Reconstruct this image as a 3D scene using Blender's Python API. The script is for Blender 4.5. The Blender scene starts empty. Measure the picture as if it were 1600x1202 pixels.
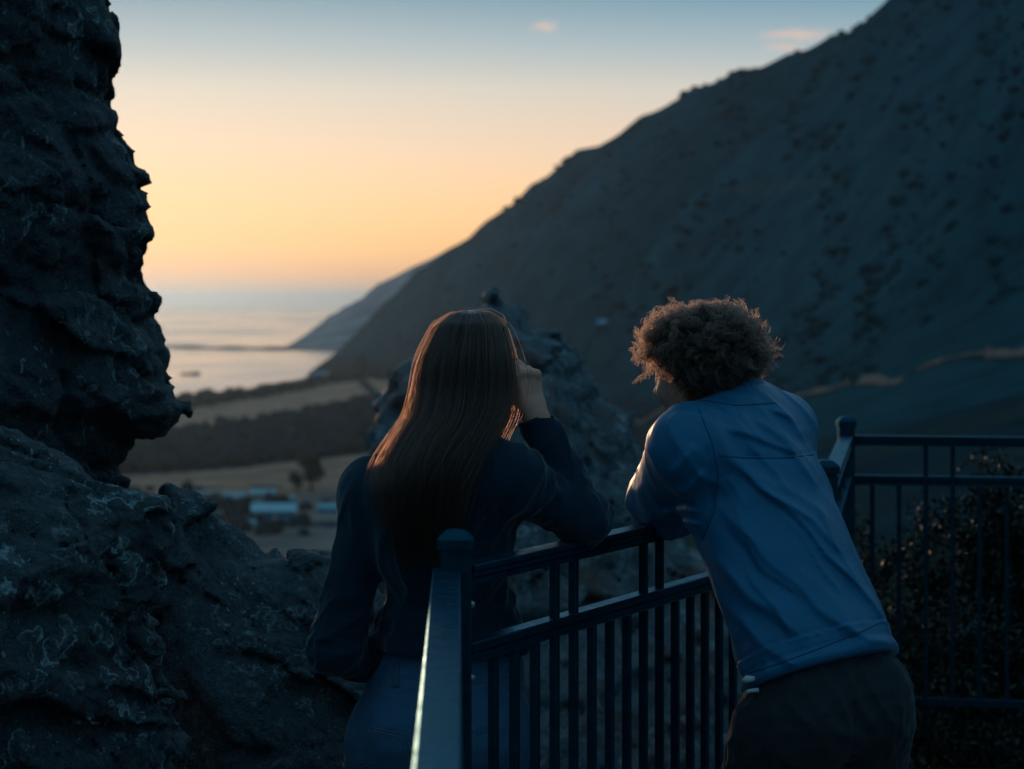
import bpy, math, random
import numpy as np
from mathutils import Vector

rng = np.random.default_rng(7)
random.seed(7)
scene = bpy.context.scene
COL = scene.collection
F = 3778.0          # 85 mm lens on 36 mm, in photograph pixels
HOR = 473.0         # horizon row
CAMZ = 1.555
SEA = CAMZ - 50.0


def W(px, py, d):
    return np.array([(px - 800.0) * d / F, d, CAMZ - (py - HOR) * d / F])


def zat(py, d):
    return CAMZ - (py - HOR) * d / F


# ------------------------------------------------------------------ objects
def tag(o, label=None, cat=None, group=None, kind=None):
    if label: o['label'] = label
    if cat: o['category'] = cat
    if group: o['group'] = group
    if kind: o['kind'] = kind
    return o


def empty(name, loc, label, cat, group=None):
    o = bpy.data.objects.new(name, None)
    o.empty_display_size = 0.1
    COL.objects.link(o)
    o.location = [float(c) for c in loc]
    return tag(o, label, cat, group)


def link(name, me, mat=None, parent=None):
    o = bpy.data.objects.new(name, me)
    COL.objects.link(o)
    if mat is not None: me.materials.append(mat)
    if parent is not None:
        o.parent = parent
        # geometry is written in world space: bring it into the parent's space
        p = Vector((0, 0, 0)); q = parent
        while q is not None:
            p += q.location; q = q.parent
        me.transform(__import__('mathutils').Matrix.Translation(-p)) if hasattr(me, 'transform') else None
    return o


def mesh(name, V, Fc, mat=None, parent=None, smooth=True, attr=None):
    me = bpy.data.meshes.new(name)
    V = np.asarray(V, dtype=np.float32)
    if isinstance(Fc, np.ndarray) and Fc.ndim == 2:
        nf, k = Fc.shape
        me.vertices.add(len(V)); me.vertices.foreach_set('co', V.ravel())
        me.loops.add(nf * k); me.loops.foreach_set('vertex_index', Fc.astype(np.int32).ravel())
        me.polygons.add(nf)
        me.polygons.foreach_set('loop_start', np.arange(0, nf * k, k, dtype=np.int32))
        me.update(calc_edges=True)
        me.validate()
    else:
        me.from_pydata([tuple(map(float, v)) for v in V], [], Fc)
        me.update()
    if smooth:
        me.polygons.foreach_set('use_smooth', np.ones(len(me.polygons), dtype=bool))
    if attr is not None:
        for an, val in attr.items():
            val = np.asarray(val, dtype=np.float32)
            if val.ndim == 1:
                a = me.attributes.new(an, 'FLOAT', 'POINT'); a.data.foreach_set('value', val)
            else:
                a = me.attributes.new(an, 'FLOAT_COLOR', 'POINT')
                a.data.foreach_set('color', np.concatenate([val, np.ones((len(val), 1), np.float32)], 1).ravel())
    return link(name, me, mat, parent)


class MB:
    """collects simple shapes that become ONE mesh"""
    def __init__(s): s.V = []; s.F = []
    def add(s, V, Fc):
        n = len(s.V)
        s.V += [tuple(map(float, v)) for v in V]
        s.F += [tuple(i + n for i in f) for f in Fc]
    def prism(s, prof, p0, p1, up=(0, 0, 1)):
        """extrude a profile (u sideways, v up) from p0 to p1"""
        p0 = np.array(p0, float); p1 = np.array(p1, float)
        ax = p1 - p0; ax /= np.linalg.norm(ax)
        up = np.array(up, float); sd = np.cross(ax, up); sd /= np.linalg.norm(sd)
        up = np.cross(sd, ax)
        n = len(prof)
        V = [p0 + sd * u + up * v for u, v in prof] + [p1 + sd * u + up * v for u, v in prof]
        Fc = [(i, (i + 1) % n, n + (i + 1) % n, n + i) for i in range(n)]
        Fc += [tuple(range(n))[::-1], tuple(range(n, 2 * n))]
        s.add(V, Fc)
    def box(s, c, sx, sy, sz, rz=0.0, bev=0.0):
        ca, sa = math.cos(rz), math.sin(rz)
        if bev:
            prof = [(-sx/2+bev, -sy/2), (sx/2-bev, -sy/2), (sx/2, -sy/2+bev), (sx/2, sy/2-bev),
                    (sx/2-bev, sy/2), (-sx/2+bev, sy/2), (-sx/2, sy/2-bev), (-sx/2, -sy/2+bev)]
        else:
            prof = [(-sx/2, -sy/2), (sx/2, -sy/2), (sx/2, sy/2), (-sx/2, sy/2)]
        V = []
        for z in (-sz/2, sz/2):
            for x, y in prof:
                V.append((c[0] + x*ca - y*sa, c[1] + x*sa + y*ca, c[2] + z))
        n = len(prof)
        s.add(V, [(i, (i+1) % n, n + (i+1) % n, n + i) for i in range(n)] + [tuple(range(n))[::-1], tuple(range(n, 2*n))])
    def tube(s, pts, rad, n=8):
        pts = [np.array(p, float) for p in pts]
        if not hasattr(rad, '__len__'): rad = [rad] * len(pts)
        V = []; Fc = []
        for i, p in enumerate(pts):
            t = pts[min(i+1, len(pts)-1)] - pts[max(i-1, 0)]
            t /= np.linalg.norm(t) + 1e-9
            a = np.cross(t, (0.13, 0.37, 0.92)); a /= np.linalg.norm(a); b = np.cross(t, a)
            for j in range(n):
                an = 2*math.pi*j/n
                V.append(p + (a*math.cos(an) + b*math.sin(an)) * rad[i])
        for i in range(len(pts)-1):
            for j in range(n):
                Fc.append((i*n+j, i*n+(j+1) % n, (i+1)*n+(j+1) % n, (i+1)*n+j))
        Fc += [tuple(range(n))[::-1], tuple(range((len(pts)-1)*n, len(pts)*n))]
        s.add(V, Fc)
    def build(s, name, mat, parent=None, smooth=False):
        return mesh(name, s.V, s.F, mat, parent, smooth)


# ------------------------------------------------------------------ noise
_perm = np.random.default_rng(3).permutation(4096).astype(np.int32)
_grad = np.random.default_rng(4).normal(size=(4096, 3)).astype(np.float32)
_grad /= np.linalg.norm(_grad, axis=1, keepdims=True)
_jit = np.random.default_rng(5).random((4096, 3)).astype(np.float32)


def _hash(i, j, k):
    return _perm[(_perm[(_perm[i & 4095] + j) & 4095] + k) & 4095]


def pnoise(P):
    P = np.asarray(P, dtype=np.float32)
    I = np.floor(P).astype(np.int32); f = P - I
    u = f*f*f*(f*(f*6-15)+10)
    r = 0
    for dx in (0, 1):
        wx = u[:, 0] if dx else 1-u[:, 0]
        for dy in (0, 1):
            wy = u[:, 1] if dy else 1-u[:, 1]
            for dz in (0, 1):
                wz = u[:, 2] if dz else 1-u[:, 2]
                g = _grad[_hash(I[:, 0]+dx, I[:, 1]+dy, I[:, 2]+dz)]
                r = r + wx*wy*wz*(g[:, 0]*(f[:, 0]-dx) + g[:, 1]*(f[:, 1]-dy) + g[:, 2]*(f[:, 2]-dz))
    return r * 1.5


def fbm(P, oct=4, lac=2.03, gain=0.5):
    P = np.asarray(P, dtype=np.float32); a = 1.0; s = 0
    for o in range(oct):
        s = s + a*pnoise(P + 17.3*o); P = P*lac; a *= gain
    return s


def ridged(P, oct=4, lac=2.1, gain=0.5):
    P = np.asarray(P, dtype=np.float32); a = 1.0; s = 0
    for o in range(oct):
        s = s + a*(1-np.abs(pnoise(P + 9.1*o))*1.6); P = P*lac; a *= gain
    return s


def voro(P):
    """returns F1, F2 and a random number per cell"""
    P = np.asarray(P, dtype=np.float32); I = np.floor(P).astype(np.int32)
    f1 = np.full(len(P), 9.0, np.float32); f2 = f1.copy(); cid = np.zeros(len(P), np.int32); off = np.zeros((len(P), 3), np.float32)
    for dx in (-1, 0, 1):
        for dy in (-1, 0, 1):
            for dz in (-1, 0, 1):
                h = _hash(I[:, 0]+dx, I[:, 1]+dy, I[:, 2]+dz)
                q = I + np.array([dx, dy, dz]) + _jit[h] - P
                d = np.sqrt((q*q).sum(1))
                n = d < f1
                f2 = np.where(n, f1, np.minimum(f2, d)); cid = np.where(n, h, cid); f1 = np.where(n, d, f1); off[n] = q[n]
    return f1, f2, cid / 4096.0, (off*_grad[cid]).sum(1)


# ------------------------------------------------------------------ surface nets
def surface_nets(G, lo, h):
    s = G < 0
    nx, ny, nz = G.shape
    c = [s[dx:nx-1+dx, dy:ny-1+dy, dz:nz-1+dz] for dx in (0, 1) for dy in (0, 1) for dz in (0, 1)]
    anyc = c[0].copy(); allc = c[0].copy()
    for q in c[1:]:
        anyc |= q; allc &= q
    m = anyc & ~allc
    idx = np.full(m.shape, -1, np.int32)
    ii, jj, kk = np.nonzero(m)
    idx[ii, jj, kk] = np.arange(len(ii))
    acc = np.zeros((len(ii), 3), np.float64); cnt = np.zeros(len(ii))
    corners = [(dx, dy, dz) for dx in (0, 1) for dy in (0, 1) for dz in (0, 1)]
    val = {q: G[ii+q[0], jj+q[1], kk+q[2]].astype(np.float64) for q in corners}
    for a in corners:
        for ax in range(3):
            if a[ax] == 1: continue
            b = list(a); b[ax] = 1; b = tuple(b)
            va, vb = val[a], val[b]
            x = (va < 0) != (vb < 0)
            t = np.where(x, va/np.where(x, va-vb, 1), 0)
            for q in range(3):
                acc[:, q] += np.where(x, a[q] + (t if q == ax else 0), 0)
            cnt += x
    V = acc/cnt[:, None]
    V = (V + np.stack([ii, jj, kk], 1))*h + np.asarray(lo)
    quads = []
    for ax in range(3):
        sl0 = [slice(None)]*3; sl1 = [slice(None)]*3
        sl0[ax] = slice(0, -1); sl1[ax] = slice(1, None)
        A = s[tuple(sl0)]; B = s[tuple(sl1)]
        i, j, k = np.nonzero(A != B)
        o = [i, j, k]
        b, c2 = (ax+1) % 3, (ax+2) % 3
        ok = (o[b] > 0) & (o[c2] > 0) & (o[b] < m.shape[b]) & (o[c2] < m.shape[c2])
        i, j, k = i[ok], j[ok], k[ok]; o = [i, j, k]
        fl = A[i, j, k]
        def cell(db, dc):
            q = [o[0].copy(), o[1].copy(), o[2].copy()]
            q[b] = q[b] + db; q[c2] = q[c2] + dc
            return idx[q[0], q[1], q[2]]
        q = np.stack([cell(-1, -1), cell(0, -1), cell(0, 0), cell(-1, 0)], 1)
        q[~fl] = q[~fl][:, ::-1]
        quads.append(q)
    Q = np.concatenate(quads)
    Q = Q[(Q >= 0).all(1)]
    return V, Q


class Shape:
    """smooth union of soft primitives, meshed as one continuous surface"""
    def __init__(s): s.p = []; s.cuts = []; s.disp = None; s.sub = []
    def cone(s, a, b, ra, rb, k=0.03):
        a = np.array(a, np.float32); b = np.array(b, np.float32)
        ab = b-a; L = float(ab @ ab) + 1e-9
        def f(P):
            t = np.clip(((P-a) @ ab)/L, 0, 1)
            q = P - a - t[:, None]*ab
            return np.sqrt((q*q).sum(1)) - (ra + (rb-ra)*t)
        s.p.append((f, k)); return s
    def ell(s, c, r, axes=None, k=0.03):
        c = np.array(c, np.float32); r = np.array(r, np.float32)
        M = np.eye(3, dtype=np.float32) if axes is None else np.array(axes, np.float32)
        def f(P):
            q = (P-c) @ M.T
            k0 = np.sqrt(((q/r)**2).sum(1)); k1 = np.sqrt(((q/(r*r))**2).sum(1))
            return np.where(k1 > 1e-6, k0*(k0-1)/np.maximum(k1, 1e-6), -r.min())
        s.p.append((f, k)); return s
    def cut(s, p, n, rad=None):
        p = np.array(p, np.float32); n = np.array(n, np.float32); n /= np.linalg.norm(n)
        s.cuts.append((p, n, rad)); return s
    def ev(s, P, R=None, C=None):
        pr = s.p
        if R is not None:
            d = np.array([f(C)[0] for f, k in s.p])
            mn = d.min()
            pr = [q for q, di in zip(s.p, d) if di - R <= mn + R + 0.08 + q[1]]
        r = None
        for f, k in pr:
            d = f(P)
            if r is None: r = d
            else:
                hh = np.maximum(k-np.abs(r-d), 0)/k
                r = np.minimum(r, d) - hh*hh*k*0.25
        for c, rad, k in s.sub:
            d = -(np.sqrt(((P-c)**2).sum(1)) - rad)
            hh = np.maximum(k-np.abs(r-d), 0)/k
            r = np.maximum(r, d) + hh*hh*k*0.25
        if s.disp is not None:
            near = np.abs(r) < 0.04
            if near.any():
                r = r.copy(); r[near] -= s.disp(P[near])
        for p, n, rad in s.cuts:
            c = (P-p) @ n
            if rad is not None: c = np.where(((P-p)**2).sum(1) < rad*rad, c, -1)
            r = np.maximum(r, c)
        return r
    def grid(s, lo, hi, h):
        lo = np.asarray(lo, np.float32); hi = np.asarray(hi, np.float32)
        n = np.ceil((hi-lo)/h).astype(int) + 1
        G = np.ones(n, np.float32)
        B = 24
        R = B*h*0.5*1.75
        for i in range(0, n[0], B):
            for j in range(0, n[1], B):
                for k in range(0, n[2], B):
                    e = np.minimum([i+B, j+B, k+B], n)
                    c = lo + (np.array([i, j, k]) + B/2)*h
                    C = c[None].astype(np.float32)
                    v = s.ev(C)[0]
                    if abs(v) > R*1.25 + 0.03:
                        G[i:e[0], j:e[1], k:e[2]] = v; continue
                    ax = [lo[q] + np.arange([i, j, k][q], e[q])*h for q in range(3)]
                    P = np.stack(np.meshgrid(*ax, indexing='ij'), -1).reshape(-1, 3).astype(np.float32)
                    G[i:e[0], j:e[1], k:e[2]] = s.ev(P, R, C).reshape(e[0]-i, e[1]-j, e[2]-k)
        return surface_nets(G, lo, h)

    def build(s, name, lo, hi, h, mat, parent=None):
        V, Q = s.grid(lo, hi, h)
        return mesh(name, V, Q, mat, parent, True)


# ------------------------------------------------------------------ materials
class NT:
    def __init__(s, name):
        s.m = bpy.data.materials.new(name); s.m.use_nodes = True
        s.t = s.m.node_tree; s.n = s.t.nodes; s.l = s.t.links
        s.b = s.n.get('Principled BSDF'); s.out = s.n.get('Material Output')
    def new(s, typ, **kw):
        n = s.n.new(typ)
        for k, v in kw.items(): setattr(n, k, v)
        return n
    def link(s, a, b): s.l.new(a, b)
    def coord(s, scale=1.0, rot=(0, 0, 0), kind='Object'):
        tc = s.new('ShaderNodeTexCoord'); mp = s.new('ShaderNodeMapping')
        s.link(tc.outputs[kind], mp.inputs['Vector'])
        mp.inputs['Scale'].default_value = scale if hasattr(scale, '__len__') else (scale,)*3
        mp.inputs['Rotation'].default_value = rot
        return mp.outputs['Vector']
    def noise(s, vec, scale, detail=4, rough=0.55, dist=0.0):
        n = s.new('ShaderNodeTexNoise'); s.link(vec, n.inputs['Vector'])
        n.inputs['Scale'].default_value = scale; n.inputs['Detail'].default_value = detail
        n.inputs['Roughness'].default_value = rough; n.inputs['Distortion'].default_value = dist
        return n.outputs['Fac']
    def voro(s, vec, scale, feature='F1', out='Distance'):
        n = s.new('ShaderNodeTexVoronoi', feature=feature); s.link(vec, n.inputs['Vector'])
        n.inputs['Scale'].default_value = scale
        return n.outputs[out]
    def ramp(s, fac, stops):
        r = s.new('ShaderNodeValToRGB'); s.link(fac, r.inputs['Fac'])
        e = r.color_ramp.elements
        while len(e) > 1: e.remove(e[-1])
        e[0].position = stops[0][0]; e[0].color = (*stops[0][1], 1) if hasattr(stops[0][1], '__len__') else (stops[0][1],)*3 + (1,)
        for p, c in stops[1:]:
            q = e.new(p); q.color = (*c, 1) if hasattr(c, '__len__') else (c, c, c, 1)
        return r.outputs['Color']
    def mix(s, fac, a, b, mode='MIX'):
        n = s.new('ShaderNodeMix', data_type='RGBA', blend_type=mode)
        ins = [i for i in n.inputs if i.type == 'RGBA']
        for sock, v in ((n.inputs['Factor'], fac), (ins[0], a), (ins[1], b)):
            if isinstance(v, bpy.types.NodeSocket): s.link(v, sock)
            elif hasattr(v, '__len__'): sock.default_value = (*v, 1)
            else: sock.default_value = v
        return [o for o in n.outputs if o.type == 'RGBA'][0]
    def math(s, op, a, b=0.0, c=None):
        n = s.new('ShaderNodeMath', operation=op)
        for i, v in enumerate((a, b) if c is None else (a, b, c)):
            if isinstance(v, bpy.types.NodeSocket): s.link(v, n.inputs[i])
            else: n.inputs[i].default_value = v
        return n.outputs[0]
    def bump(s, hgt, dist=0.01, strength=1.0, normal=None):
        n = s.new('ShaderNodeBump'); s.link(hgt, n.inputs['Height'])
        n.inputs['Distance'].default_value = dist; n.inputs['Strength'].default_value = strength
        if normal is not None: s.link(normal, n.inputs['Normal'])
        s.link(n.outputs['Normal'], s.b.inputs['Normal'])
        return n.outputs['Normal']
    def set(s, col=None, rough=None, metal=None, spec=None, sheen=None):
        def put(name, v):
            if isinstance(v, bpy.types.NodeSocket): s.link(v, s.b.inputs[name])
            elif v is not None:
                s.b.inputs[name].default_value = (*v, 1) if hasattr(v, '__len__') else v
        put('Base Color', col); put('Roughness', rough); put('Metallic', metal); put('Specular IOR Level', spec)
        if sheen is not None:
            s.b.inputs['Sheen Weight'].default_value = sheen; s.b.inputs['Sheen Roughness'].default_value = 0.4
        return s


def m_rock(name, warm=0.15, lichen=0.5, scale=1.0, base=1.0, rust=(0.16, 0.07, 0.03), rust_lo=0.62):
    t = NT(name); v = t.coord(1.0)
    n1 = t.noise(v, 2.2*scale, 8, 0.62, 0.4); n2 = t.noise(v, 14*scale, 8, 0.65); n3 = t.noise(v, 60*scale, 6, 0.7)
    c = t.ramp(n1, [(0.3, (0.030*base, 0.040*base, 0.047*base)), (0.5, (0.060*base, 0.074*base, 0.082*base)), (0.7, (0.105*base, 0.115*base, 0.115*base))])
    c = t.mix(t.ramp(n2, [(0.35, 0.0), (0.7, 1.0)]), c, (0.085*base, 0.095*base, 0.1*base), 'MIX')
    c = t.mix(t.ramp(n3, [(0.32, 0.75), (0.62, 0.0)]), c, (0.018, 0.024, 0.03))
    # rust / iron stains
    rn = t.noise(t.coord((1.6*scale, 1.6*scale, 0.7*scale)), 2.0, 5, 0.6)
    c = t.mix(t.ramp(rn, [(rust_lo, 0.0), (rust_lo+0.14, warm*4)]), c, rust)
    # lichen rings and specks
    wv = t.new('ShaderNodeVectorMath', operation='ADD')
    nz = t.new('ShaderNodeTexNoise'); t.link(v, nz.inputs['Vector']); nz.inputs['Scale'].default_value = 18*scale; nz.inputs['Detail'].default_value = 3
    sc = t.new('ShaderNodeVectorMath', operation='SCALE'); t.link(nz.outputs['Color'], sc.inputs[0]); sc.inputs['Scale'].default_value = 0.09
    t.link(v, wv.inputs[0]); t.link(sc.outputs[0], wv.inputs[1])
    d = t.voro(wv.outputs[0], 12.0*scale)
    ring = t.ramp(d, [(0.16, 0.15), (0.27, 0.25), (0.31, 1.0), (0.36, 0.9), (0.40, 0.0)])
    where = t.ramp(t.noise(v, 2.6*scale, 3, 0.5), [(0.44, 0.0), (0.56, 1.0)])
    brk = t.ramp(t.noise(v, 30*scale, 3, 0.6), [(0.38, 0.0), (0.56, 1.0)])
    lich = t.math('MULTIPLY', t.math('MULTIPLY', ring, where), brk)
    c = t.mix(t.math('MULTIPLY', lich, lichen), c, (0.46, 0.56, 0.56))
    d2 = t.voro(wv.outputs[0], 42*scale)
    sp = t.math('MULTIPLY', t.ramp(d2, [(0.10, 1.0), (0.17, 0.0)]), t.ramp(t.noise(v, 4*scale, 3, 0.5), [(0.44, 0.0), (0.56, 1.0)]))
    c = t.mix(t.math('MULTIPLY', sp, lichen), c, (0.42, 0.5, 0.5))
    d3 = t.voro(wv.outputs[0], 11*scale)
    sp3 = t.math('MULTIPLY', t.ramp(d3, [(0.10, 1.0), (0.15, 0.0)]), t.ramp(t.noise(v, 1.7*scale, 3, 0.5), [(0.56, 0.0), (0.62, 1.0)]))
    c = t.mix(t.math('MULTIPLY', sp3, lichen*0.8), c, (0.22, 0.10, 0.02))
    sv_ = t.coord((1.0, 1.0, 0.22), (0, 0.25, 0))
    d4 = t.voro(sv_, 26*scale)
    stk = t.math('MULTIPLY', t.ramp(d4, [(0.10, 1.0), (0.16, 0.0)]), t.ramp(t.noise(v, 3.1*scale, 2, 0.5), [(0.55, 0.0), (0.62, 1.0)]))
    c = t.mix(t.math('MULTIPLY', stk, 0.8), c, (0.5, 0.55, 0.54))
    h = t.math('ADD', t.math('MULTIPLY', n2, 0.6), t.math('MULTIPLY', n3, 0.35))
    h = t.math('ADD', h, t.math('MULTIPLY', t.ramp(t.voro(wv.outputs[0], 9*scale, 'DISTANCE_TO_EDGE'), [(0.0, 0.0), (0.05, 1.0)]), 0.08))
    for sc_, am in ((10, 0.55), (27, 0.3)):
        vn = t.new('ShaderNodeTexVoronoi'); t.link(wv.outputs[0], vn.inputs['Vector']); vn.inputs['Scale'].default_value = sc_*scale
        df = t.new('ShaderNodeVectorMath', operation='SUBTRACT'); t.link(wv.outputs[0], df.inputs[0]); t.link(vn.outputs['Position'], df.inputs[1])
        cs_ = t.new('ShaderNodeVectorMath', operation='SUBTRACT'); t.link(vn.outputs['Color'], cs_.inputs[0]); cs_.inputs[1].default_value = (0.5, 0.5, 0.5)
        dt = t.new('ShaderNodeVectorMath', operation='DOT_PRODUCT'); t.link(df.outputs[0], dt.inputs[0]); t.link(cs_.outputs[0], dt.inputs[1])
        h = t.math('ADD', h, t.math('MULTIPLY', dt.outputs['Value'], am*sc_*scale*0.9))
    t.bump(h, 0.075/scale, 1.0)
    t.set(c, 0.62, spec=0.45)
    return t.m


def m_fabric(name, col, col2, scale=260, rough=0.8, sheen=0.0, bump=0.0006, spec=0.3, weave=False):
    t = NT(name); v = t.coord(1.0)
    n = t.noise(v, 5, 5, 0.6); n2 = t.noise(v, scale, 3, 0.6)
    c = t.mix(t.ramp(n, [(0.3, 0.0), (0.7, 1.0)]), col, col2)
    c = t.mix(t.ramp(n2, [(0.3, 0.5), (0.7, 0.0)]), c, tuple(x*0.45 for x in col))
    h = n2
    if weave:
        w = t.new('ShaderNodeTexWave', wave_type='BANDS', bands_direction='DIAGONAL'); t.link(v, w.inputs['Vector'])
        w.inputs['Scale'].default_value = 190; w.inputs['Distortion'].default_value = 1.2
        c = t.mix(t.math('MULTIPLY', w.outputs['Fac'], 0.4), c, tuple(min(1, x*2.4) for x in col2))
    t.bump(h, bump, 0.6)
    t.set(c, rough, spec=spec, sheen=sheen)
    return t.m


def m_plain(name, col, rough=0.6, metal=0.0, var=0.25, scale=6, spec=0.5, bump=0.0):
    t = NT(name); v = t.coord(1.0)
    n = t.noise(v, scale, 5, 0.6)
    c = t.mix(t.ramp(n, [(0.3, 0.0), (0.7, 1.0)]), tuple(x*(1-var) for x in col), tuple(min(1, x*(1+var)) for x in col))
    if bump: t.bump(t.noise(v, scale*12, 4, 0.6), bump, 0.5)
    t.set(c, rough, metal, spec)
    return t.m


def m_metal():
    t = NT('black_painted_metal'); v = t.coord(1.0)
    n = t.noise(v, 35, 6, 0.65); n2 = t.noise(v, 420, 2, 0.5)
    t.set(t.ramp(n, [(0.35, (0.005, 0.042, 0.062)), (0.65, (0.011, 0.068, 0.095))]), t.ramp(n, [(0.3, 0.30), (0.7, 0.46)]), 0.75, spec=0.4)
    t.b.inputs['Specular Tint'].default_value = (0.22, 0.72, 1.0, 1)
    t.bump(n2, 0.0004, 0.35)
    return t.m


def m_leaf(name, a, b, rough=0.55):
    t = NT(name)
    g = t.new('ShaderNodeNewGeometry')
    c = t.ramp(g.outputs['Random Per Island'], [(0.0, a), (0.7, b), (0.93, tuple(x*1.6 for x in b)), (1.0, (0.13, 0.07, 0.03))])
    t.set(c, rough, spec=0.4)
    return t.m


def m_hair(name, col, rough=0.3, rad=0.35, tint=0.0):
    m = bpy.data.materials.new(name); m.use_nodes = True
    t = m.node_tree; t.nodes.clear()
    h = t.nodes.new('ShaderNodeBsdfHairPrincipled'); o = t.nodes.new('ShaderNodeOutputMaterial')
    h.parametrization = 'COLOR'
    h.inputs['Color'].default_value = (*col, 1)
    h.inputs['Roughness'].default_value = rough; h.inputs['Radial Roughness'].default_value = rad
    ci = t.nodes.new('ShaderNodeHairInfo'); rmp = t.nodes.new('ShaderNodeValToRGB')
    t.links.new(ci.outputs['Random'], rmp.inputs['Fac'])
    rmp.color_ramp.elements[0].color = (*[c*0.3 for c in col], 1); rmp.color_ramp.elements[1].color = (*[min(1, c*2.2) for c in col], 1)
    t.links.new(rmp.outputs['Color'], h.inputs['Color'])
    t.links.new(h.outputs[0], o.inputs['Surface'])
    return m


MATS = {}
MATS['cliff'] = m_rock('cliff_rock', 0.10, 0.8, 1.2, 1.2)
MATS['boulder'] = m_rock('lichen_rock', 0.12, 1.0, 1.3, 1.4)
MATS['outcrop'] = m_rock('outcrop_rock', 0.12, 0.6, 1.6, 1.6)
MATS['pinnacle'] = m_rock('pinnacle_rock', 0.2, 1.0, 0.8, 3.2, (0.30, 0.14, 0.10), 0.50)
MATS['metal'] = m_metal()
MATS['bolt'] = m_plain('bolt_steel', (0.35, 0.36, 0.37), 0.4, 0.9, 0.2, 40)
MATS['sweater'] = m_fabric('navy_knit', (0.010, 0.034, 0.052), (0.015, 0.045, 0.068), 330, 0.95, 0.35, 0.0012, 0.15)
MATS['jeans'] = m_fabric('blue_denim', (0.022, 0.066, 0.12), (0.075, 0.155, 0.24), 300, 0.85, 0.1, 0.0007, 0.2, True)
MATS['jacket'] = m_fabric('blue_shell_fabric', (0.007, 0.160, 0.300), (0.009, 0.185, 0.335), 420, 0.40, 0.1, 0.0003, 0.4)
MATS['trousers'] = m_fabric('charcoal_cotton', (0.032, 0.034, 0.038), (0.046, 0.047, 0.05), 300, 0.85, 0.1, 0.0006, 0.2)
MATS['shoe'] = m_plain('dark_shoe', (0.03, 0.03, 0.032), 0.6)
MATS['white'] = m_plain('white_cord', (0.75, 0.75, 0.72), 0.6)
MATS['eye'] = m_plain('eye_white', (0.5, 0.48, 0.45), 0.25)
MATS['concrete'] = m_plain('concrete_deck', (0.16, 0.16, 0.155), 0.85, 0, 0.3, 4, 0.3, 0.002)


def m_skin(name, col):
    t = NT(name); v = t.coord(1.0)
    n = t.noise(v, 30, 4, 0.6); n2 = t.noise(v, 240, 3, 0.6)
    c = t.mix(t.ramp(n, [(0.3, 0.0), (0.7, 1.0)]), col, (col[0]*1.05, col[1]*0.8, col[2]*0.72))
    t.bump(n2, 0.0004, 0.6)
    t.set(c, 0.5, spec=0.4)
    t.b.inputs['Subsurface Weight'].default_value = 0.12
    t.b.inputs['Subsurface Radius'].default_value = (0.012, 0.005, 0.003)
    return t.m


MATS['skin_w'] = m_skin('warm_skin', (0.92, 0.42, 0.29))
MATS['skin_m'] = m_skin('fair_skin', (0.7, 0.38, 0.27))
MATS['hair_w'] = m_hair('long_brown_hair', (0.034, 0.0115, 0.006), 0.22)
MATS['hair_m'] = m_hair('curly_brown_hair', (0.036, 0.0155, 0.0095), 0.3)
MATS['cap_w'] = m_plain('hair_under_layer', (0.022, 0.012, 0.008), 0.7, 0, 0.3, 30)
MATS['cap_m'] = m_plain('curl_under_layer', (0.035, 0.02, 0.012), 0.8, 0, 0.3, 60)


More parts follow.
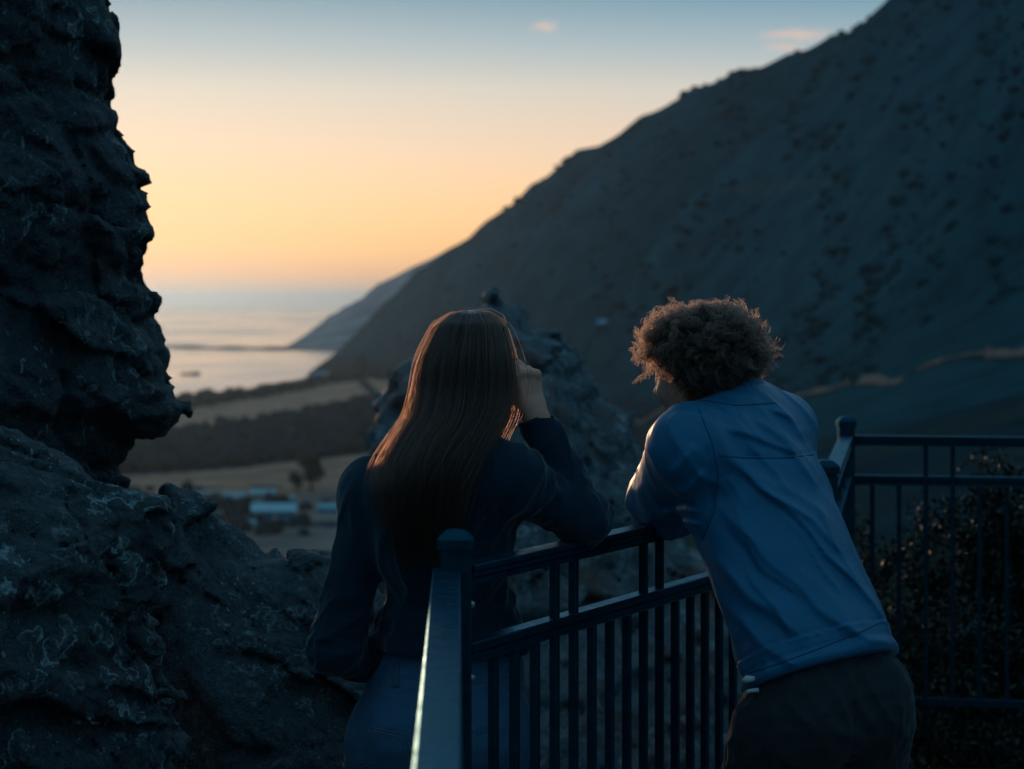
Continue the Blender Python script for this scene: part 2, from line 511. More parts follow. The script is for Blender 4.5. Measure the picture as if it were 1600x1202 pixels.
# ------------------------------------------------------------------ terrain
knots = {
    -5000: [(6, -1), (12, -3), (25, -9), (50, -22), (110, -40), (200, -44.5), (540, -46), (1000, -46.6), (1230, -47.4), (1290, -48.7), (1500, -53), (2600, -55)],
    270: [(6, -1), (12, -3), (25, -9), (50, -22), (110, -40), (200, -44.5), (540, -46), (1000, -46.6), (1230, -47.4), (1295, -48.7), (1500, -53), (2600, -55)],
    470: [(6, -1), (12, -3), (25, -9), (50, -22), (110, -40), (200, -44.5), (540, -46), (1100, -46.4), (1500, -47.4), (1590, -48.7), (1750, -53), (2600, -55)],
    500: [(6, -1), (12, -3), (25, -9), (50, -22), (110, -40), (200, -44.5), (540, -46), (1100, -46.4), (1560, -46), (1750, zat(568, 1750)), (1860, -50), (2600, -55)],
    530: [(6, -1), (12, -3), (25, -9), (50, -22), (110, -40), (200, -44.5), (540, -46), (1100, -46.4), (1540, -45.5), (1800, zat(545, 1800)), (1960, -52), (2600, -55)],
    600: [(6, -1), (12, -3), (25, -9), (50, -22), (110, -40), (200, -44.5), (540, -46), (1100, -46.2), (1500, -44), (1780, zat(470, 1780)), (2200, -52), (2600, -55)],
    650: [(6, -1), (12, -3), (25, -9), (50, -22), (110, -40), (200, -44.5), (540, -46), (1100, -46), (1430, -42), (1740, zat(420, 1740)), (2200, -40), (2600, -55)],
    700: [(6, -1), (12, -3), (25, -9), (50, -22), (110, -40), (200, -44.5), (540, -46), (1000, -45.8), (1330, -42), (1700, zat(385, 1700)), (2200, -30), (2600, -55)],
    760: [(6, -1), (12, -3), (25, -9), (50, -22), (110, -40), (200, -44.5), (540, -46), (950, -45.6), (1200, -42), (1650, zat(341, 1650)), (2200, -10), (2600, -55)],
    830: [(6, -1), (12, -3), (25, -9), (50, -22), (110, -40), (200, -44.5), (540, -46), (900, -45.4), (1080, -42), (1590, zat(286, 1590)), (2200, 10), (2600, -55)],
    900: [(6, -1), (12, -3), (25, -9), (50, -22), (110, -40), (200, -44.5), (540, -46), (800, -45.4), (992, -43), (1530, zat(234, 1530)), (2200, 30), (2600, -55)],
    1000: [(6, -1), (12, -3), (25, -9), (50, -21), (110, -38), (200, -43), (540, -45), (800, -45), (930, zat(655, 930)), (1450, zat(178, 1450)), (2200, 50), (2600, -55)],
    1080: [(6, -1), (12, -3), (25, -8), (50, -18), (110, -32), (200, -38), (540, -41), (740, zat(640, 740)), (900, zat(600, 900)), (1400, zat(133, 1400)), (2200, 60), (2600, -55)],
    1150: [(6, -.9), (12, -2.5), (25, -6), (50, -13), (110, -22), (200, -28), (520, -32), (710, zat(625, 710)), (880, zat(570, 880)), (1350, zat(109, 1350)), (2200, 60), (2600, -55)],
    1230: [(6, -.8), (12, -2), (20, -3.4), (60, -9.5), (150, -17), (300, -23), (500, -25.8), (680, zat(612, 680)), (850, zat(530, 850)), (1310, zat(77, 1310)), (2200, 70), (2600, -40)],
    1300: [(6, -.8), (12, -1.9), (20, -3.2), (60, -8.5), (150, -15), (300, -20.5), (470, -23), (640, zat(603, 640)), (820, zat(490, 820)), (1260, zat(45, 1260)), (2200, 70), (2600, -40)],
    1400: [(6, -.7), (12, -1.7), (20, -3), (60, -7.5), (150, -13), (280, -18), (420, -20), (590, zat(589, 590)), (770, zat(450, 770)), (1190, zat(-22, 1190)), (2200, 80), (2600, -30)],
    1600: [(6, -.6), (12, -1.5), (20, -2.5), (60, -6), (150, -10.5), (240, -14), (340, -14.5), (510, zat(558, 510)), (680, zat(390, 680)), (1070, zat(-155, 1070)), (2200, 90), (2600, -20)],
    2200: [(6, -.6), (12, -1.2), (20, -2), (60, -4), (120, -6), (180, -7), (250, -7), (420, zat(505, 420)), (560, 40), (850, 187), (2200, 100), (2600, 0)],
    3200: [(6, -.6), (12, -1.2), (20, -2), (60, -3), (110, -4), (150, -4), (200, -3), (330, 8), (440, 60), (700, 200), (2200, 120), (2600, 0)],
    5600: [(6, -.6), (12, -1.2), (20, -2), (60, -3), (110, -4), (150, -4), (200, -3), (330, 8), (440, 60), (700, 200), (2200, 120), (2600, 0)],
}
kp = sorted(knots)
PXc = np.unique(np.concatenate([np.arange(-5000, -100, 160), np.arange(-100, 1720, 7), np.arange(1720, 2600, 40), np.arange(2600, 5600, 150)])).astype(float)
DR = np.unique(np.concatenate([np.geomspace(6, 250, 70), np.geomspace(250, 2200, 300), np.linspace(2200, 2600, 10)]))
cols = np.zeros((len(kp), len(DR)))
for i, k in enumerate(kp):
    a = np.array(knots[k], float)
    cols[i] = np.interp(np.log(DR), np.log(a[:, 0]), a[:, 1])
    ker = np.array([1, 2, 3, 2, 1.]) / 9
    cols[i, 4:-4] = np.convolve(cols[i], ker, 'same')[4:-4]
Z = np.stack([np.interp(PXc, kp, cols[:, j]) for j in range(len(DR))], 1)
PX, DD = np.meshgrid(PXc, DR, indexing='ij')
X = (PX-800)*DD/F; Y = DD
Zf0 = Z.copy()
Pn = np.stack([X.ravel(), Y.ravel(), np.zeros(X.size)], 1)
hillness = np.clip((Z+44)/40, 0, 1)*np.clip((PX-470)/80, 0, 1)*np.clip((DD-300)/500, 0, 1)
fine = fbm(Pn/42. + 11, 4).reshape(Z.shape)
drid = np.interp(PXc, [470, 600, 900, 1080, 1400, 1600, 2200, 3200], [1800, 1780, 1530, 1400, 1190, 1070, 850, 700])[:, None]
damp = np.clip((drid-DD)/260, 0.06, 1)*np.clip((DD-500)/500, 0, 1)
# spurs and gullies run down the fall line, seawards and towards the plain
Gx = Pn@np.array([0.80, 0.60, 0]); Gy = Pn@np.array([-0.60, 0.80, 0])
warp = fbm(Pn/260. + 2, 3)*55
gul = (ridged(np.stack([(Gy+warp)/190., (Gx)/620., 0*Gx + 0.7], 1), 3) - 1.0).reshape(Z.shape)
gul2 = (ridged(np.stack([(Gy+warp)/62., (Gx)/300., 0*Gx + 4.7], 1), 2) - 0.8).reshape(Z.shape)
Z = Z + hillness*(gul*36*damp + gul2*5*damp + fine*1.5)
flat = np.clip((DD-150)/150, 0, 1)*(1-hillness)
Z = Z + flat*fbm(Pn/90., 3).reshape(Z.shape)*0.35 + (1-np.clip((DD-60)/120, 0, 1))*fbm(Pn/3.0, 4).reshape(Z.shape)*0.25*np.clip(DD/14, 0, 1)


def zground(px, d):
    i = np.clip(np.searchsorted(PXc, px)-1, 0, len(PXc)-2); j = np.clip(np.searchsorted(DR, d)-1, 0, len(DR)-2)
    u = np.clip((px-PXc[i])/(PXc[i+1]-PXc[i]), 0, 1); v = np.clip((d-DR[j])/(DR[j+1]-DR[j]), 0, 1)
    return (Z[i, j]*(1-u)+Z[i+1, j]*u)*(1-v) + (Z[i, j+1]*(1-u)+Z[i+1, j+1]*u)*v


# land cover (colours of fields, scrub, sand, bare earth, with painted spur shading)
PYg = HOR - (Z-CAMZ)*F/DD
wob = fbm(Pn/np.array([70., 160., 1]) + 5, 4).reshape(Z.shape)*7
bands = lambda a, b, c: np.interp(PXc, [200, 390, 570], [a, b, c])[:, None]
e_top = bands(651, 624, 594); e_bot = bands(676, 664, 620); e_low = bands(744, 730, 708)
scrubc = np.array([0.030, 0.040, 0.032]); tan = np.array([0.70, 0.31, 0.20]); grn = np.array([0.035, 0.05, 0.035])
brown = np.array([0.30, 0.20, 0.165]); shore = np.array([0.035, 0.042, 0.042]); dark = np.array([0.022, 0.046, 0.056])
hillc = np.array([0.018, 0.076, 0.088])
C = np.ones(Z.shape + (3,))*hillc
C[:] = hillc
val = (hillness < 0.15) & (DD > 150)
yy = PYg + wob
Cv = np.where((yy < e_top)[..., None], shore, np.where((yy < e_bot)[..., None], tan, np.where((yy < e_low)[..., None], dark, np.where((yy < e_low+52)[..., None], tan*0.85, brown))))
patch = fbm(Pn/45. + 31, 3).reshape(Z.shape)
Cv = np.where(((yy > e_low+25) & (patch > 0.25))[..., None], dark*1.3, Cv)
Cv = np.where(((np.abs(PX - (570 + (PYg-600)*1.0)) < 9) & (yy < e_bot))[..., None], dark, Cv)
right = np.clip((PX-640)/160, 0, 1)[..., None]
Cv = Cv*(1-right) + np.where((patch > 0.1)[..., None], np.array([0.030, 0.046, 0.046]), dark)*right
C = np.where(val[..., None], Cv, C)
near = (DD < 150)[..., None]
C = np.where(near, np.array([0.024, 0.036, 0.032]), C)
# bare scar on the hillside and lighter grass; spur tops also carry painted relief shading
scar = np.exp(-((PYg - (293 - (PX-1140)*0.05) - wob*0.6)/9)**2)*((PX > 1130) & (PX < 1320))*(DD < 1400)
C = C*(1-0.75*scar[..., None]) + np.array([0.15, 0.10, 0.07])*0.75*scar[..., None]
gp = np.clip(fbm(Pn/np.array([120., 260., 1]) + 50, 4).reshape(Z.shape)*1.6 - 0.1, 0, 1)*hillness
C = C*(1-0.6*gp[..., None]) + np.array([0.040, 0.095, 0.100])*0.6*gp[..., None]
sp = np.clip(gul*1.1 + 0.25, 0, 1)*hillness  # drier spur tops, lightened to paint in the weak relief shading
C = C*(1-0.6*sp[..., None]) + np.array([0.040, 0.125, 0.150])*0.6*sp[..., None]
ni, nj = Z.shape
idx = np.arange(ni*nj).reshape(ni, nj)
Q = np.stack([idx[:-1, :-1].ravel(), idx[1:, :-1].ravel(), idx[1:, 1:].ravel(), idx[:-1, 1:].ravel()], 1)


def m_ground():
    t = NT('ground_cover'); a = t.new('ShaderNodeAttribute', attribute_name='cover')
    v = t.coord(1.0)
    n = t.noise(v, 0.06, 8, 0.65); n2 = t.noise(v, 0.35, 5, 0.6)
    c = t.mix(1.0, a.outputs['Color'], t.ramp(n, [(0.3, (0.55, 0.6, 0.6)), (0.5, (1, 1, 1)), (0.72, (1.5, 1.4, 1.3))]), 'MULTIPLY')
    c = t.mix(t.ramp(n2, [(0.55, 0.0), (0.75, 0.25)]), c, (0.02, 0.028, 0.024))
    t.bump(t.math('ADD', n, t.math('MULTIPLY', n2, 0.4)), 2.5, 0.5)
    t.set(c, 1.0, spec=0.0)
    return t.m


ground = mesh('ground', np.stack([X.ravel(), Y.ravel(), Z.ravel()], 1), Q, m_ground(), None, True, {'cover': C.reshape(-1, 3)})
tag(ground, 'hillside and coastal plain sloping to the sea', None, None, 'structure')

# dirt track along the foot of the hill
tp = [(985, 662, 925), (1080, 640, 752), (1150, 626, 712), (1230, 612, 682), (1300, 603, 642), (1400, 589, 592), (1500, 573, 548), (1600, 558, 512), (1900, 530, 460), (2200, 505, 420)]
ta = np.array(tp, float); m = MB()
pxs = np.linspace(985, 2200, 420); ds = np.interp(pxs, ta[:, 0], ta[:, 2])
V = []; Fc = []
for i, (p, d) in enumerate(zip(pxs, ds)):
    wdt = 3.2 + 0.8*math.sin(i*0.21) + 0.5*math.sin(i*0.57)
    gapk = 0.25 if (1470 < p < 1540 or 1205 < p < 1222 or 1050 < p < 1180) else 1.0
    for sgn in (-1, 0, 1):
        dd = d + sgn*wdt*2.3*gapk
        V.append(((p-800)*dd/F, dd, zground(p, dd) + 0.5))
for i in range(len(pxs)-1):
    for k in range(2):
        Fc.append((i*3+k, (i+1)*3+k, (i+1)*3+k+1, i*3+k+1))
tag(mesh('path', V, Fc, m_plain('dry_track', (0.30, 0.17, 0.13), 0.95, 0, 0.3, 0.1, 0.0), None, True), 'pale dirt track along the foot of the hill', None, None, 'structure')

# far headland, spit and sea
hx = np.arange(380, 900, 3.0); hd = np.linspace(0, 1, 50)
rp = np.interp(hx, [380, 420, 440, 455, 480, 520, 560, 600, 630, 650, 700, 760, 900], [548, 546, 543, 537, 520, 494, 468, 441, 424, 415, 392, 365, 300])
rdd = np.interp(hx, [380, 420, 440, 480, 520, 600], [2590, 2610, 2650, 2850, 3050, 3300])
V = np.zeros((len(hx), len(hd), 3))
for i, (p, r) in enumerate(zip(hx, rp)):
    rd = rdd[i]; zr = max(zat(r, rd), SEA+0.6); foot = 2540.0
    for j, t_ in enumerate(hd):
        if t_ < 0.7:
            d = foot + (rd-foot)*t_/0.7; z = SEA-1 + (zr-SEA+1)*(t_/0.7)**0.9
        else:
            d = rd + (t_-0.7)/0.3*(rd-foot+100); z = zr + (SEA-3-zr)*((t_-0.7)/0.3)
        V[i, j] = ((p-800)*d/F, d, z)
Vf = V.reshape(-1, 3)
amp = np.clip((Vf[:, 2]-SEA)/30, 0, 1)
Vf[:, 2] += amp*(ridged(Vf*np.array([1/170., 1/500., 0]) + 8, 3)-1.1)*7 + amp*fbm(Vf/40.*np.array([1, 1, 0]), 3)*2.0
ni, nj = V.shape[:2]; idx = np.arange(ni*nj).reshape(ni, nj)
Qh = np.stack([idx[:-1, :-1].ravel(), idx[1:, :-1].ravel(), idx[1:, 1:].ravel(), idx[:-1, 1:].ravel()], 1)
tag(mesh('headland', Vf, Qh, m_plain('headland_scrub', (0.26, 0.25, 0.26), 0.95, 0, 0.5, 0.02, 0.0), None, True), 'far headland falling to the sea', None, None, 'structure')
V = []; Fc = []
sx = np.linspace(-250, 560, 60)
for i, p in enumerate(sx):
    c0 = 2640 + 40*math.sin(i*0.23) - max(0, p-400)*0.6
    w0 = 62 + 22*math.sin(i*0.7+1) + max(0, p-380)*0.5
    for q, zz in ((-1, -0.5), (-0.5, 0.7), (0, 1.4), (0.5, 0.7), (1, -0.5)):
        d = c0 + q*w0
        V.append(((p-800)*d/F, d, SEA + zz*2.0*(1+0.3*math.sin(i*1.3))))
for i in range(len(sx)-1):
    for k in range(4): Fc.append((i*5+k, (i+1)*5+k, (i+1)*5+k+1, i*5+k+1))
tag(mesh('sandbar', V, Fc, m_plain('wet_sand', (0.035, 0.034, 0.036), 0.6, 0, 0.3, 0.05), None, True), 'low dark sandbar across the bay', None, None, 'structure')


def m_sea():
    t = NT('sea_water'); v = t.coord((1.0, 1.0, 1.0))
    n = t.noise(v, 0.09, 6, 0.6); n2 = t.noise(t.coord((0.004, 0.0016, 1)), 1.0, 4, 0.55)
    t.bump(n, 1.0, 0.15)
    t.set((0.04, 0.30, 0.46), t.ramp(n2, [(0.35, 0.08), (0.7, 0.2)]), spec=0.5)
    t.b.inputs['IOR'].default_value = 1.45
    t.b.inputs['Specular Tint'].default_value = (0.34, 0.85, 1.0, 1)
    return t.m


sv = []
ysea = [300, 900, 1500, 2500, 4500, 9000, 20000, 40000, 60000]
for y in ysea:
    for x in np.linspace(-1, 1, 13): sv.append((x*(1500 + y*0.62), y, SEA))
sf = [(i*13+j, i*13+j+1, (i+1)*13+j+1, (i+1)*13+j) for i in range(len(ysea)-1) for j in range(12)]
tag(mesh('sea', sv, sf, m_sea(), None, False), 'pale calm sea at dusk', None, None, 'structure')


def ico(sub):
    import bmesh
    bm = bmesh.new(); bmesh.ops.create_icosphere(bm, subdivisions=sub, radius=1)
    bm.verts.ensure_lookup_table()
    V = np.array([v.co[:] for v in bm.verts]); Fq = np.array([[v.index for v in f.verts] for f in bm.faces])
    bm.free(); return V, Fq


IV1, IF1 = ico(1); IV2, IF2 = ico(2)


def blobs(centres, radii, squash, V0, F0, amp=0.35):
    n = len(centres); nv = len(V0)
    P = np.repeat(V0[None], n, 0)
    off = rng.random((n, 1, 3))*100
    d = pnoise((P*1.6 + off).reshape(-1, 3)).reshape(n, nv, 1)
    P = P*(1 + amp*d*1.6)
    P = P*np.asarray(radii)[:, None, None]
    P[..., 2] *= np.asarray(squash)[:, None]
    P = P + np.asarray(centres)[:, None, :]
    Fq = F0[None] + (np.arange(n)*nv)[:, None, None]
    return P.reshape(-1, 3), Fq.reshape(-1, F0.shape[1])


# hillside scrub (one mass)
cs = []; rs = []
while len(cs) < 4200:
    p = rng.uniform(560, 2000); d = rng.uniform(620, 1620)
    if zground(p, d) < -38: continue
    if rng.random() > max(0.04, 0.28 + 1.5*float(pnoise(np.array([[p/70., d/120., 3.]]))[0])): continue
    r = 0.7 + 2.4*rng.random()**2.5
    z = zground(p, d)
    cs.append(((p-800)*d/F, d, z + r*0.15)); rs.append(r)
P_, Fq = blobs(np.array(cs), rs, np.full(len(cs), 0.6), IV1, IF1, 0.5)
tag(mesh('scrub', P_, Fq, m_plain('scrub_leaves', (0.014, 0.064, 0.074), 0.95, 0, 0.5, 0.05, 0.0), None, False), 'dark scrub covering the hillside', None, None, 'stuff')

# woodland and shelter belts on the plain (one mass)
cs = []; rs = []; sq = []
def wood(px0, px1, py0f, py1f, n, r0, r1):
    for _ in range(n):
        p = rng.uniform(px0, px1); u = rng.random()
        py = py0f(p)*(1-u) + py1f(p)*u
        d = 48*F/(py-HOR)
        r = rng.uniform(r0, r1)
        cs.append(((p-800)*d/F, d, zground(p, d) + r*0.35)); rs.append(r); sq.append(rng.uniform(0.6, 1.0))
eb = lambda p: np.interp(p, [200, 390, 570], [676, 664, 620]) + 7
el = lambda p: np.interp(p, [200, 390, 570], [744, 730, 708]) - 2
wood(180, 660, eb, el, 900, 1.6, 4.2)
sh0 = lambda p: np.interp(p, [200, 270, 390, 570], [629, 626, 612, 586])
sh1 = lambda p: np.interp(p, [200, 270, 390, 570], [648, 642, 622, 592])
wood(200, 570, sh0, sh1, 260, 2.0, 4.0)
wood(285, 480, lambda p: 785, lambda p: 842, 70, 1.0, 2.2)
wood(200, 320, lambda p: 765, lambda p: 800, 26, 0.8, 1.8)
P_, Fq = blobs(np.array(cs), rs, sq, IV2, IF2, 0.5)
tag(mesh('woodland', P_, Fq, m_plain('woodland_leaves', (0.022, 0.040, 0.044), 0.95, 0, 0.4, 0.1, 0.0), None, False), 'dark woodland belts on the coastal plain', None, None, 'stuff')


# ------------------------------------------------------------------ leaves
def leaf_cloud(name, pts, size, mat, parent, updir=None):
    n = len(pts)
    a = rng.normal(size=(n, 3)); a /= np.linalg.norm(a, axis=1, keepdims=True)
    if updir is not None:
        a = a + updir*0.6; a /= np.linalg.norm(a, axis=1, keepdims=True)
    b = np.cross(a, rng.normal(size=(n, 3))); b /= np.linalg.norm(b, axis=1, keepdims=True)
    nn = np.cross(a, b)
    s = (size*rng.uniform(0.6, 1.3, n))[:, None]
    pr = [(0, 0, 0), (0.35, 0.22, 0.05), (0.75, 0.17, 0.0), (1, 0, -0.1), (0.75, -0.17, 0.0), (0.35, -0.22, 0.05)]
    V = np.stack([pts + a*s*u + b*s*v + nn*s*w for u, v, w in pr], 1).reshape(-1, 3)
    base = (np.arange(n)*6)[:, None]
    Fq = np.concatenate([base + np.array([[0, 1, 2, 3]]), base + np.array([[0, 3, 4, 5]])])
    return mesh(name, V, Fq, mat, parent, False)


# ------------------------------------------------------------------ far trees
TREEMAT = m_leaf('far_tree_leaves', (0.02, 0.03, 0.032), (0.045, 0.055, 0.045))
BARK = m_plain('bark', (0.06, 0.045, 0.035), 0.9, 0, 0.4, 8)


def far_tree(px, py, wpx, hpx, label):
    d = 48*F/(py-HOR)
    base = np.array([(px-800)*d/F, d, zground(px, d)-0.2])
    w = wpx*d/F; h = hpx*d/F
    t = empty('tree', base, label, 'tree', 'trees among the houses on the plain')
    m = MB()
    m.tube([base, base + (0.1, 0, h*0.35), base + (0.25, 0.1, h*0.75)], [w*0.06, w*0.045, w*0.02], 7)
    for k in range(5):
        an = k*1.3; m.tube([base + (0.1, 0, h*(0.3+0.06*k)), base + (math.cos(an)*w*0.3, math.sin(an)*w*0.3, h*(0.5+0.08*k))], [w*0.025, w*0.01], 5)
    m.build('trunk', BARK, t, True)
    n = 1500
    lob = np.array([[math.cos(a)*w*0.25*rng.uniform(.5, 1), math.sin(a)*w*0.25*rng.uniform(.5, 1), h*rng.uniform(0.35, 0.85)] for a in np.linspace(0, 6.28, 9)])
    li = rng.integers(0, 9, n); q = rng.normal(size=(n, 3)); q /= np.linalg.norm(q, axis=1, keepdims=True)
    pts = base + lob[li] + q*(rng.random((n, 1))**0.4)*np.array([w*0.27, w*0.27, h*0.2])
    leaf_cloud('crown', pts, w*0.11, TREEMAT, t)


far_tree(486, 768, 46, 62, 'tall dark tree beside the woman\'s left shoulder on the far plain')
far_tree(462, 770, 26, 34, 'smaller rounded tree just left of the tall dark tree on the plain')
far_tree(384, 802, 30, 26, 'low tree in front of the pale houses, left of the teal building')
far_tree(318, 796, 26, 20, 'bushy tree at the left end of the pale houses on the plain')
far_tree(437, 606, 11, 11, 'small lone tree on the shoreline against the water')

# ------------------------------------------------------------------ far houses
ROOF = {}
def house(name, px, py, wpx, hpx, roofc, wallc, label, d=None, rz=0.0, sea_floor=48, ridge=0.4):
    if d is None: d = sea_floor*F/(py-HOR)
    w = wpx*d/F; h = hpx*d/F; dep = w*0.55
    base = np.array([(px-800)*d/F, d, zground(px, d)])
    t = empty(name, base, label, 'house', 'houses in the valley')
    ca, sa = math.cos(rz), math.sin(rz)
    R = lambda x, y, z: base + np.array([x*ca-y*sa, x*sa+y*ca, z])
    wm = m_plain('house_wall', wallc, 0.8, 0, 0.12, 0.5)
    m = MB(); hw = h*(1-ridge)
    V = [R(-w/2, -dep/2, -0.6), R(w/2, -dep/2, -0.6), R(w/2, dep/2, -0.6), R(-w/2, dep/2, -0.6), R(-w/2, -dep/2, hw), R(w/2, -dep/2, hw), R(w/2, dep/2, hw), R(-w/2, dep/2, hw), R(-w/2, 0, h*0.97), R(w/2, 0, h*0.97)]
    m.add(V, [(0, 1, 5, 4), (1, 2, 6, 9, 5), (2, 3, 7, 6), (3, 0, 4, 8, 7), (3, 2, 1, 0)])
    m.build('wall', wm, t)
    m = MB(); o = 0.04*w; th = 0.18
    for sgn in (-1, 1):
        a = R(-w/2-o, sgn*(dep/2+o), hw-o*0.5); b = R(w/2+o, sgn*(dep/2+o), hw-o*0.5); c = R(w/2+o, 0, h); e = R(-w/2-o, 0, h)
        up = np.array([0, 0, th])
        m.add([a, b, c, e, a+up, b+up, c+up, e+up], [(0, 1, 2, 3)[::-1], (4, 5, 6, 7), (0, 1, 5, 4), (1, 2, 6, 5), (2, 3, 7, 6), (3, 0, 4, 7)] if sgn < 0 else
              [(0, 1, 2, 3), (4, 5, 6, 7)[::-1], (0, 1, 5, 4)[::-1], (1, 2, 6, 5)[::-1], (2, 3, 7, 6)[::-1], (3, 0, 4, 7)[::-1]])
    m.build('roof', m_plain('house_roof', roofc, 0.45, 0, 0.12, 0.4), t)
    nw = 4 if wpx > 60 else 2
    for k in range(nw):
        x = -w/2 + w*(k+0.5)/nw
        f = MB(); f.box(R(x, -dep/2-0.03, hw*0.5), w*0.11, 0.06, hw*0.42, rz)
        fo = f.build('window', MATS['house_frame'], t)
        g = MB(); g.box(R(x, -dep/2-0.075, hw*0.5), w*0.09, 0.03, hw*0.34, rz)
        g.build('pane', MATS['pane'], fo)
    f = MB(); f.box(R(w*0.03, -dep/2-0.03, hw*0.33), w*0.06, 0.05, hw*0.66, rz); f.build('door', MATS['house_frame'], t)
    return t


MATS['house_frame'] = m_plain('window_frame', (0.5, 0.52, 0.52), 0.5)
MATS['pane'] = m_plain('dark_glass', (0.02, 0.03, 0.035), 0.1)
house('house', 428, 816, 66, 24, (0.42, 0.62, 0.66), (0.03, 0.25, 0.33), 'widest teal building with pale roof on the plain, right of the rock', rz=0.08)
house('house', 322, 786, 36, 16, (0.34, 0.38, 0.40), (0.20, 0.24, 0.26), 'small grey roofed house nearest the left rock on the plain', rz=-0.25)
house('house', 366, 790, 34, 18, (0.42, 0.47, 0.48), (0.24, 0.29, 0.31), 'pale house with a tall roof left of the widest teal building', rz=0.35)
house('house', 410, 781, 38, 15, (0.46, 0.52, 0.52), (0.28, 0.34, 0.35), 'pale house directly behind the widest teal building', rz=0.1)
house('house', 452, 788, 22, 11, (0.36, 0.44, 0.45), (0.2, 0.28, 0.3), 'tiny pale house behind the right end of the widest teal building', rz=-0.3)
house('house', 512, 806, 28, 14, (0.28, 0.50, 0.56), (0.06, 0.30, 0.38), 'small teal house just behind the woman\'s left arm', rz=0.0)
house('shed', 388, 830, 24, 12, (0.30, 0.46, 0.50), (0.05, 0.24, 0.30), 'tiny teal shed in front of the widest teal building', rz=0.2)['category'] = 'shed'
house('house', 500, 594, 24, 8, (0.35, 0.40, 0.42), (0.25, 0.27, 0.28), 'tiny pale house at the seaward foot of the hill', d=1545)
house('house', 956, 511, 42, 12, (0.16, 0.42, 0.5), (0.08, 0.32, 0.4), 'lone teal house halfway up the dark hillside', d=1085, rz=-0.1)

# rock in the bay
P_, Fq = blobs(np.array([W(300, 585, 1686) - (0, 0, 0.4)]), [6.0], [0.35], IV2, IF2, 0.5)
tag(mesh('sea_rock', P_, Fq, m_plain('wet_rock', (0.04, 0.042, 0.045), 0.6, 0, 0.4, 0.3), None, False), 'small dark rock standing in the pale water of the bay', 'rock')


# ------------------------------------------------------------------ near rocks
def poly_sdf(poly, XX, ZZ):
    P = np.array(poly, float); d = np.full(XX.shape, 1e9); ins = np.zeros(XX.shape, bool)
    n = len(P)
    for i in range(n):
        a = P[i]; b = P[(i+1) % n]; e = b-a
        wx = XX-a[0]; wz = ZZ-a[1]
        t = np.clip((wx*e[0]+wz*e[1])/(e@e+1e-12), 0, 1)
        d = np.minimum(d, (wx-e[0]*t)**2+(wz-e[1]*t)**2)
        c = (a[1] > ZZ) != (b[1] > ZZ)
        if abs(e[1]) > 1e-12:
            ins ^= c & (XX < e[0]*(ZZ-a[1])/e[1]+a[0])
    d = np.sqrt(d)
    return np.where(ins, -d, d)


def rock_surface(poly, d0, front, back, h, zbot, seed, amp, strata, nose, freq):
    pts = []
    for px, py in poly:
        p = W(px, py, d0); pts.append((p[0], max(p[2], zbot)))
    pts = np.array(pts)
    lo = np.array([pts[:, 0].min()-0.15, d0-front-0.25, pts[:, 1].min()-0.12])
    hi = np.array([pts[:, 0].max()+0.15, d0+back+0.2, pts[:, 1].max()+0.15])
    n = np.ceil((hi-lo)/h).astype(int)+1
    xs = lo[0]+np.arange(n[0])*h; ys = lo[1]+np.arange(n[1])*h; zs = lo[2]+np.arange(n[2])*h
    XX, ZZ = np.meshgrid(xs, zs, indexing='ij')
    s2 = poly_sdf(pts, XX, ZZ).astype(np.float32)
    yy = ys - d0
    prof = np.where(yy < 0, np.abs(yy)/front, yy/back)
    # the deeper inside the outline, the further the rock bulges towards / away from the viewer
    G = s2[:, None, :] + (nose*prof[None, :, None]**1.7).astype(np.float32)*0.55 - 0.0
    near = np.abs(G) < 0.22*amp + 0.06
    I = np.nonzero(near)
    P = np.stack([xs[I[0]], ys[I[1]], zs[I[2]]], 1).astype(np.float32)
    Pf = P*freq
    st = np.array(strata, np.float32); st /= np.linalg.norm(st)
    Ps = Pf + (Pf@st)[:, None]*st*1.2
    big = fbm(Pf*1.5+seed, 3)*0.10
    f1, f2, cid, til = voro(Ps*1.9+seed + 0.18*fbm(Pf*3+seed, 2)[:, None])
    facet = (cid-0.5)*0.08 + til*0.115 - np.clip(0.07-(f2-f1), 0, 0.07)*0.7
    g1, g2, gid, til2 = voro(Ps*5.2+seed*2 + 0.12*pnoise(Pf*7)[:, None])
    facet2 = (gid-0.5)*0.035 + til2*0.060 - np.clip(0.07-(g2-g1), 0, 0.07)*0.3
    h1, h2, hid, til3 = voro(Ps*13.+seed*3)
    facet3 = (hid-0.5)*0.010 + til3*0.026
    rid = (ridged(Ps*4.0+seed, 3)-1.0)*0.012
    fin = fbm(Pf*20+seed, 4)*0.011
    G[I] = G[I] - amp*(big*0.4 + facet + facet2 + facet3 + rid + fin) + 0.012*amp
    for ax_ in range(3):                                   # soften single-cell pits
        A = np.moveaxis(G, ax_, 0); B = A.copy(); B[1:-1] = 0.92*A[1:-1] + 0.04*(A[:-2] + A[2:])
        G = np.moveaxis(B, 0, ax_)
    G = np.ascontiguousarray(G)
    G[:, :, 0] = 1; G[:, :, -1] = 1; G[0] = 1; G[-1] = 1; G[:, 0] = 1; G[:, -1] = 1
    return surface_nets(G, lo, h)


def rock(name, poly, d0, front, back, h, mat, label, cat, zbot, seed, amp=1.0, strata=(0.3, 0.2, 0.93), nose=1.0, freq=1.0):
    V, Qd = rock_surface(poly, d0, front, back, h, zbot, seed, amp, strata, nose, freq)
    return tag(mesh(name, V, Qd, mat, None, True), label, cat)



